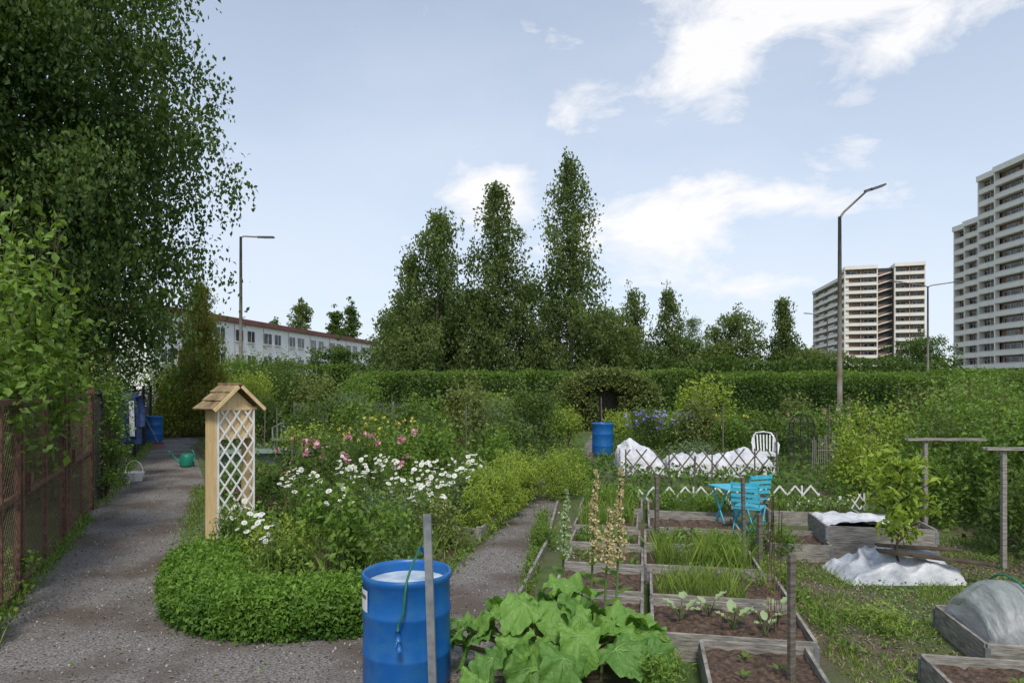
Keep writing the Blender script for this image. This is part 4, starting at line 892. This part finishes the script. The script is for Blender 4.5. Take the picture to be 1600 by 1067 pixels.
b.add(vs,fs,0,True); b.add([vs[j] for j in range(nt_+1)],[tuple(range(nt_+1))],0); b.build('fleece_cover',['fleece'],e)
for x in(.3,.82,1.34,1.86):
    b=MB(); b.tube([(x,.445*math.cos(math.pi*j/14),.42*math.sin(math.pi*j/14)**.75) for j in range(15)],.008,6); b.build('hoop',['tgreen'],e)
def lat(label,x0,y0,x1,y1,z0,z1,cw,ch,w_,mat):
    Ln=math.hypot(x1-x0,y1-y0); b=MB(); b.lattice(0,Ln,z0,z1,cw,ch,w_,.008)
    for k in range(int(Ln/.9)+1): b.box((min(Ln,k*.9+.02),.02,(z1)/2),(.025,.02,z1))
    tag(b.build('trellis_fence',[mat],None,(x0,y0,0),math.atan2(y1-y0,x1-x0)),label,'trellis')
lat('dark expanding diamond trellis before white covers',2.3,13.9,5.35,14.1,.12,.68,.34,.42,.028,'wooddark')
lat('low white expanding trellis across a plot',2.0,10.9,5.0,11.1,.06,.36,.26,.30,.026,'whitepaint')
lat('low white expanding trellis across a plot',4.0,9.9,5.6,10.8,.04,.28,.24,.22,.024,'whitepaint')
b=MB(); rs=random.Random(6)
for i in range(34):
    x=i*.045; b.tube([(x,0,0),(x+rs.uniform(-.03,.03),rs.uniform(-.02,.02),rs.uniform(.65,.95))],.009,4)
for z in(.2,.55): b.tube([(x*.1,.03*math.sin(x*3),z) for x in range(16)],.008,4)
tag(b.build('stick_fence',['wood'],None,(6.6,15,0),.1),'low fence of upright grey sticks','fence')
b=MB()
for k in range(10):
    t=2*math.pi*k/10; b.tube([(.28*math.cos(t),.28*math.sin(t),0),(.28*math.cos(t),.28*math.sin(t),1.1),(.18*math.cos(t),.18*math.sin(t),1.25),(0,0,1.32)],.009,5)
for z in(.3,.7,1.1): b.tube([(.285*math.cos(2*math.pi*k/20),.285*math.sin(2*math.pi*k/20),z) for k in range(21)],.008,5)
tag(b.build('obelisk_trellis',['black'],None,(6.75,15.9,0)),'round black metal obelisk for climbing plants','trellis')
e=thing('garden_arbour','wooden arbour overgrown with a leafy vine','arbour',(4.15,30,0)); b=MB()
for x in(-.75,.75):
    for y in(-.5,.5): b.box((x,y,1.05),(.09,.09,2.1))
for x in(-.75,.75): b.box((x,0,2.14),(.08,1.5,.08))
for k in range(6): b.box((0,-.6+.24*k,2.22),(2.0,.05,.07))
b.box((0,.6,1.0),(1.5,.04,1.9)); b.build('timber_frame',['wooddark'],e)
b=MB(); n=19000; t=R0.random(n)*np.pi; rad=.85+.75*R0.random(n); P=np.stack([np.cos(t)*rad*1.35,R0.uniform(-.95,.8,n),1.25+np.sin(t)*rad*.85],1); P[:,0]+=R0.normal(size=n)*.2; P[:,2]+=R0.normal(size=n)*.1; P=P[~((abs(P[:,0])<.42)&(P[:,2]<1.5))]; low=R0.random(7000); Q=np.stack([np.where(R0.random(7000)<.5,-1,1)*R0.uniform(.42,2.0,7000),R0.uniform(-.95,.8,7000),low*1.5],1)
b.leaves(np.concatenate([P,Q]),.15,0,up=.4); b.build('vine_cover',['olive'],e)
b=MB(); b.lattice(0,5.5,.1,1.25,.12,.12,.01,.006); 
for k in range(5): b.box((k*1.36,0,.65),(.05,.05,1.3))
tag(b.build('mesh_fence',['steel'],None,(-9.0,28.2,0),.03),'grey wire mesh fence around a plot','fence')
def tubm(b,L1,W1,H1,mat=0):
    n=24; vs=[];fs=[]
    prof=[(.80,0),(.9,H1*.5),(1,H1),(1.05,H1+.01),(1.05,H1+.03),(.97,H1+.03),(.9,H1*.6),(.0,H1*.6)]
    for r,z in prof:
        for k in range(n):
            t=2*math.pi*k/n; c_,s_=math.cos(t),math.sin(t); p=.45
            vs.append((r*L1/2*abs(c_)**p*(1 if c_>0 else -1),r*W1/2*abs(s_)**p*(1 if s_>0 else -1),z))
    for i in range(len(prof)-1):
        for k in range(n): fs.append((i*n+k,i*n+(k+1)%n,(i+1)*n+(k+1)%n,(i+1)*n+k))
    b.add(vs,fs,mat,True)
b=MB(); tubm(b,2.0,.9,.62); tag(b.build('garden_tub',['trough'],None,(-5.0,14.0,0),.25),'grey green oblong plastic tub beside flowers','tub')
e=thing('watering_can','dark green plastic watering can on the gravel','watering can',(-7.9,16.6,0),math.pi); b=MB()
b.lathe([(0,.01),(.15,.01),(.165,.05),(.16,.25),(.13,.31),(.10,.32),(.09,.30)],24); b.build('body',['tgreen'],e)
b=MB(); b.tube([(.14,0,.07),(.28,0,.2),(.42,0,.36)],[.03,.022,.016],8); b.lathe([(.0,.0),(.045,.0),(.02,-.04)],12,0,(.43,0,.38)); b.build('spout',['tgreen'],e)
b=MB(); b.tube([(.05,0,.32),(-.02,0,.42),(-.14,0,.40),(-.19,0,.28),(-.15,0,.12)],.014,8); b.build('handle',['tgreen'],e)
e=thing('basket','white wicker basket with tall handle on gravel','basket',(-7.75,14.0,0)); b=MB()
b.lathe([(0,.01),(.13,.01),(.15,.08),(.18,.2),(.185,.21),(.17,.21),(.14,.08)],24)
for k in range(24): t=2*math.pi*k/24; b.tube([(.135*math.cos(t),.135*math.sin(t),.01),(.185*math.cos(t),.185*math.sin(t),.2)],.008,4)
for z in(.05,.1,.15,.2): b.tube([((.142+.25*z*.9)*math.cos(2*math.pi*k/24),(.142+.25*z*.9)*math.sin(2*math.pi*k/24),z) for k in range(25)],.008,5)
b.build('body',['whitepaint'],e); b=MB(); b.tube([(.18*math.cos(math.pi*k/12),0,.2+.24*math.sin(math.pi*k/12)) for k in range(13)],.010,6); b.build('handle',['whitepaint'],e)
b=MB(); b.tube([(0,0,.05),(-.55,.1,1.25)],.014,6); b.box((0,0,.05),(.34,.04,.05),0,1)
for k in range(10): b.tube([(-.15+.033*k,0,.04),(-.15+.033*k,-.03,-.02)],.005,4,1)
tag(b.build('garden_rake',['wood','red'],None,(-11.6,22.4,.02),.4),'rake with red head leaning by the barrel','rake')
for (x,y,r) in [(-4.55,13.0,.16),(-6.5,15.3,.18),(-1.95,11.4,.16),(-4.95,11.6,.14)]:
    e=thing('flower_pot','terracotta pot with a leafy green plant','flower pot',(x,y,0),0,'terracotta pots')
    b=MB(); b.lathe([(0,.01),(r*.7,.01),(r*.95,r*1.5),(r*1.05,r*1.5),(r*1.05,r*1.75),(r*.95,r*1.75),(r*.9,r*1.5),(0,r*1.45)],20); b.build('pot',['terra'],e)
    b=MB(); n=160; P=np.stack([R0.normal(size=n)*r*.6,R0.normal(size=n)*r*.6,r*1.6+R0.random(n)*.22],1); b.leaves(P,.05,0); b.build('foliage',['mid'],e)
print('done')
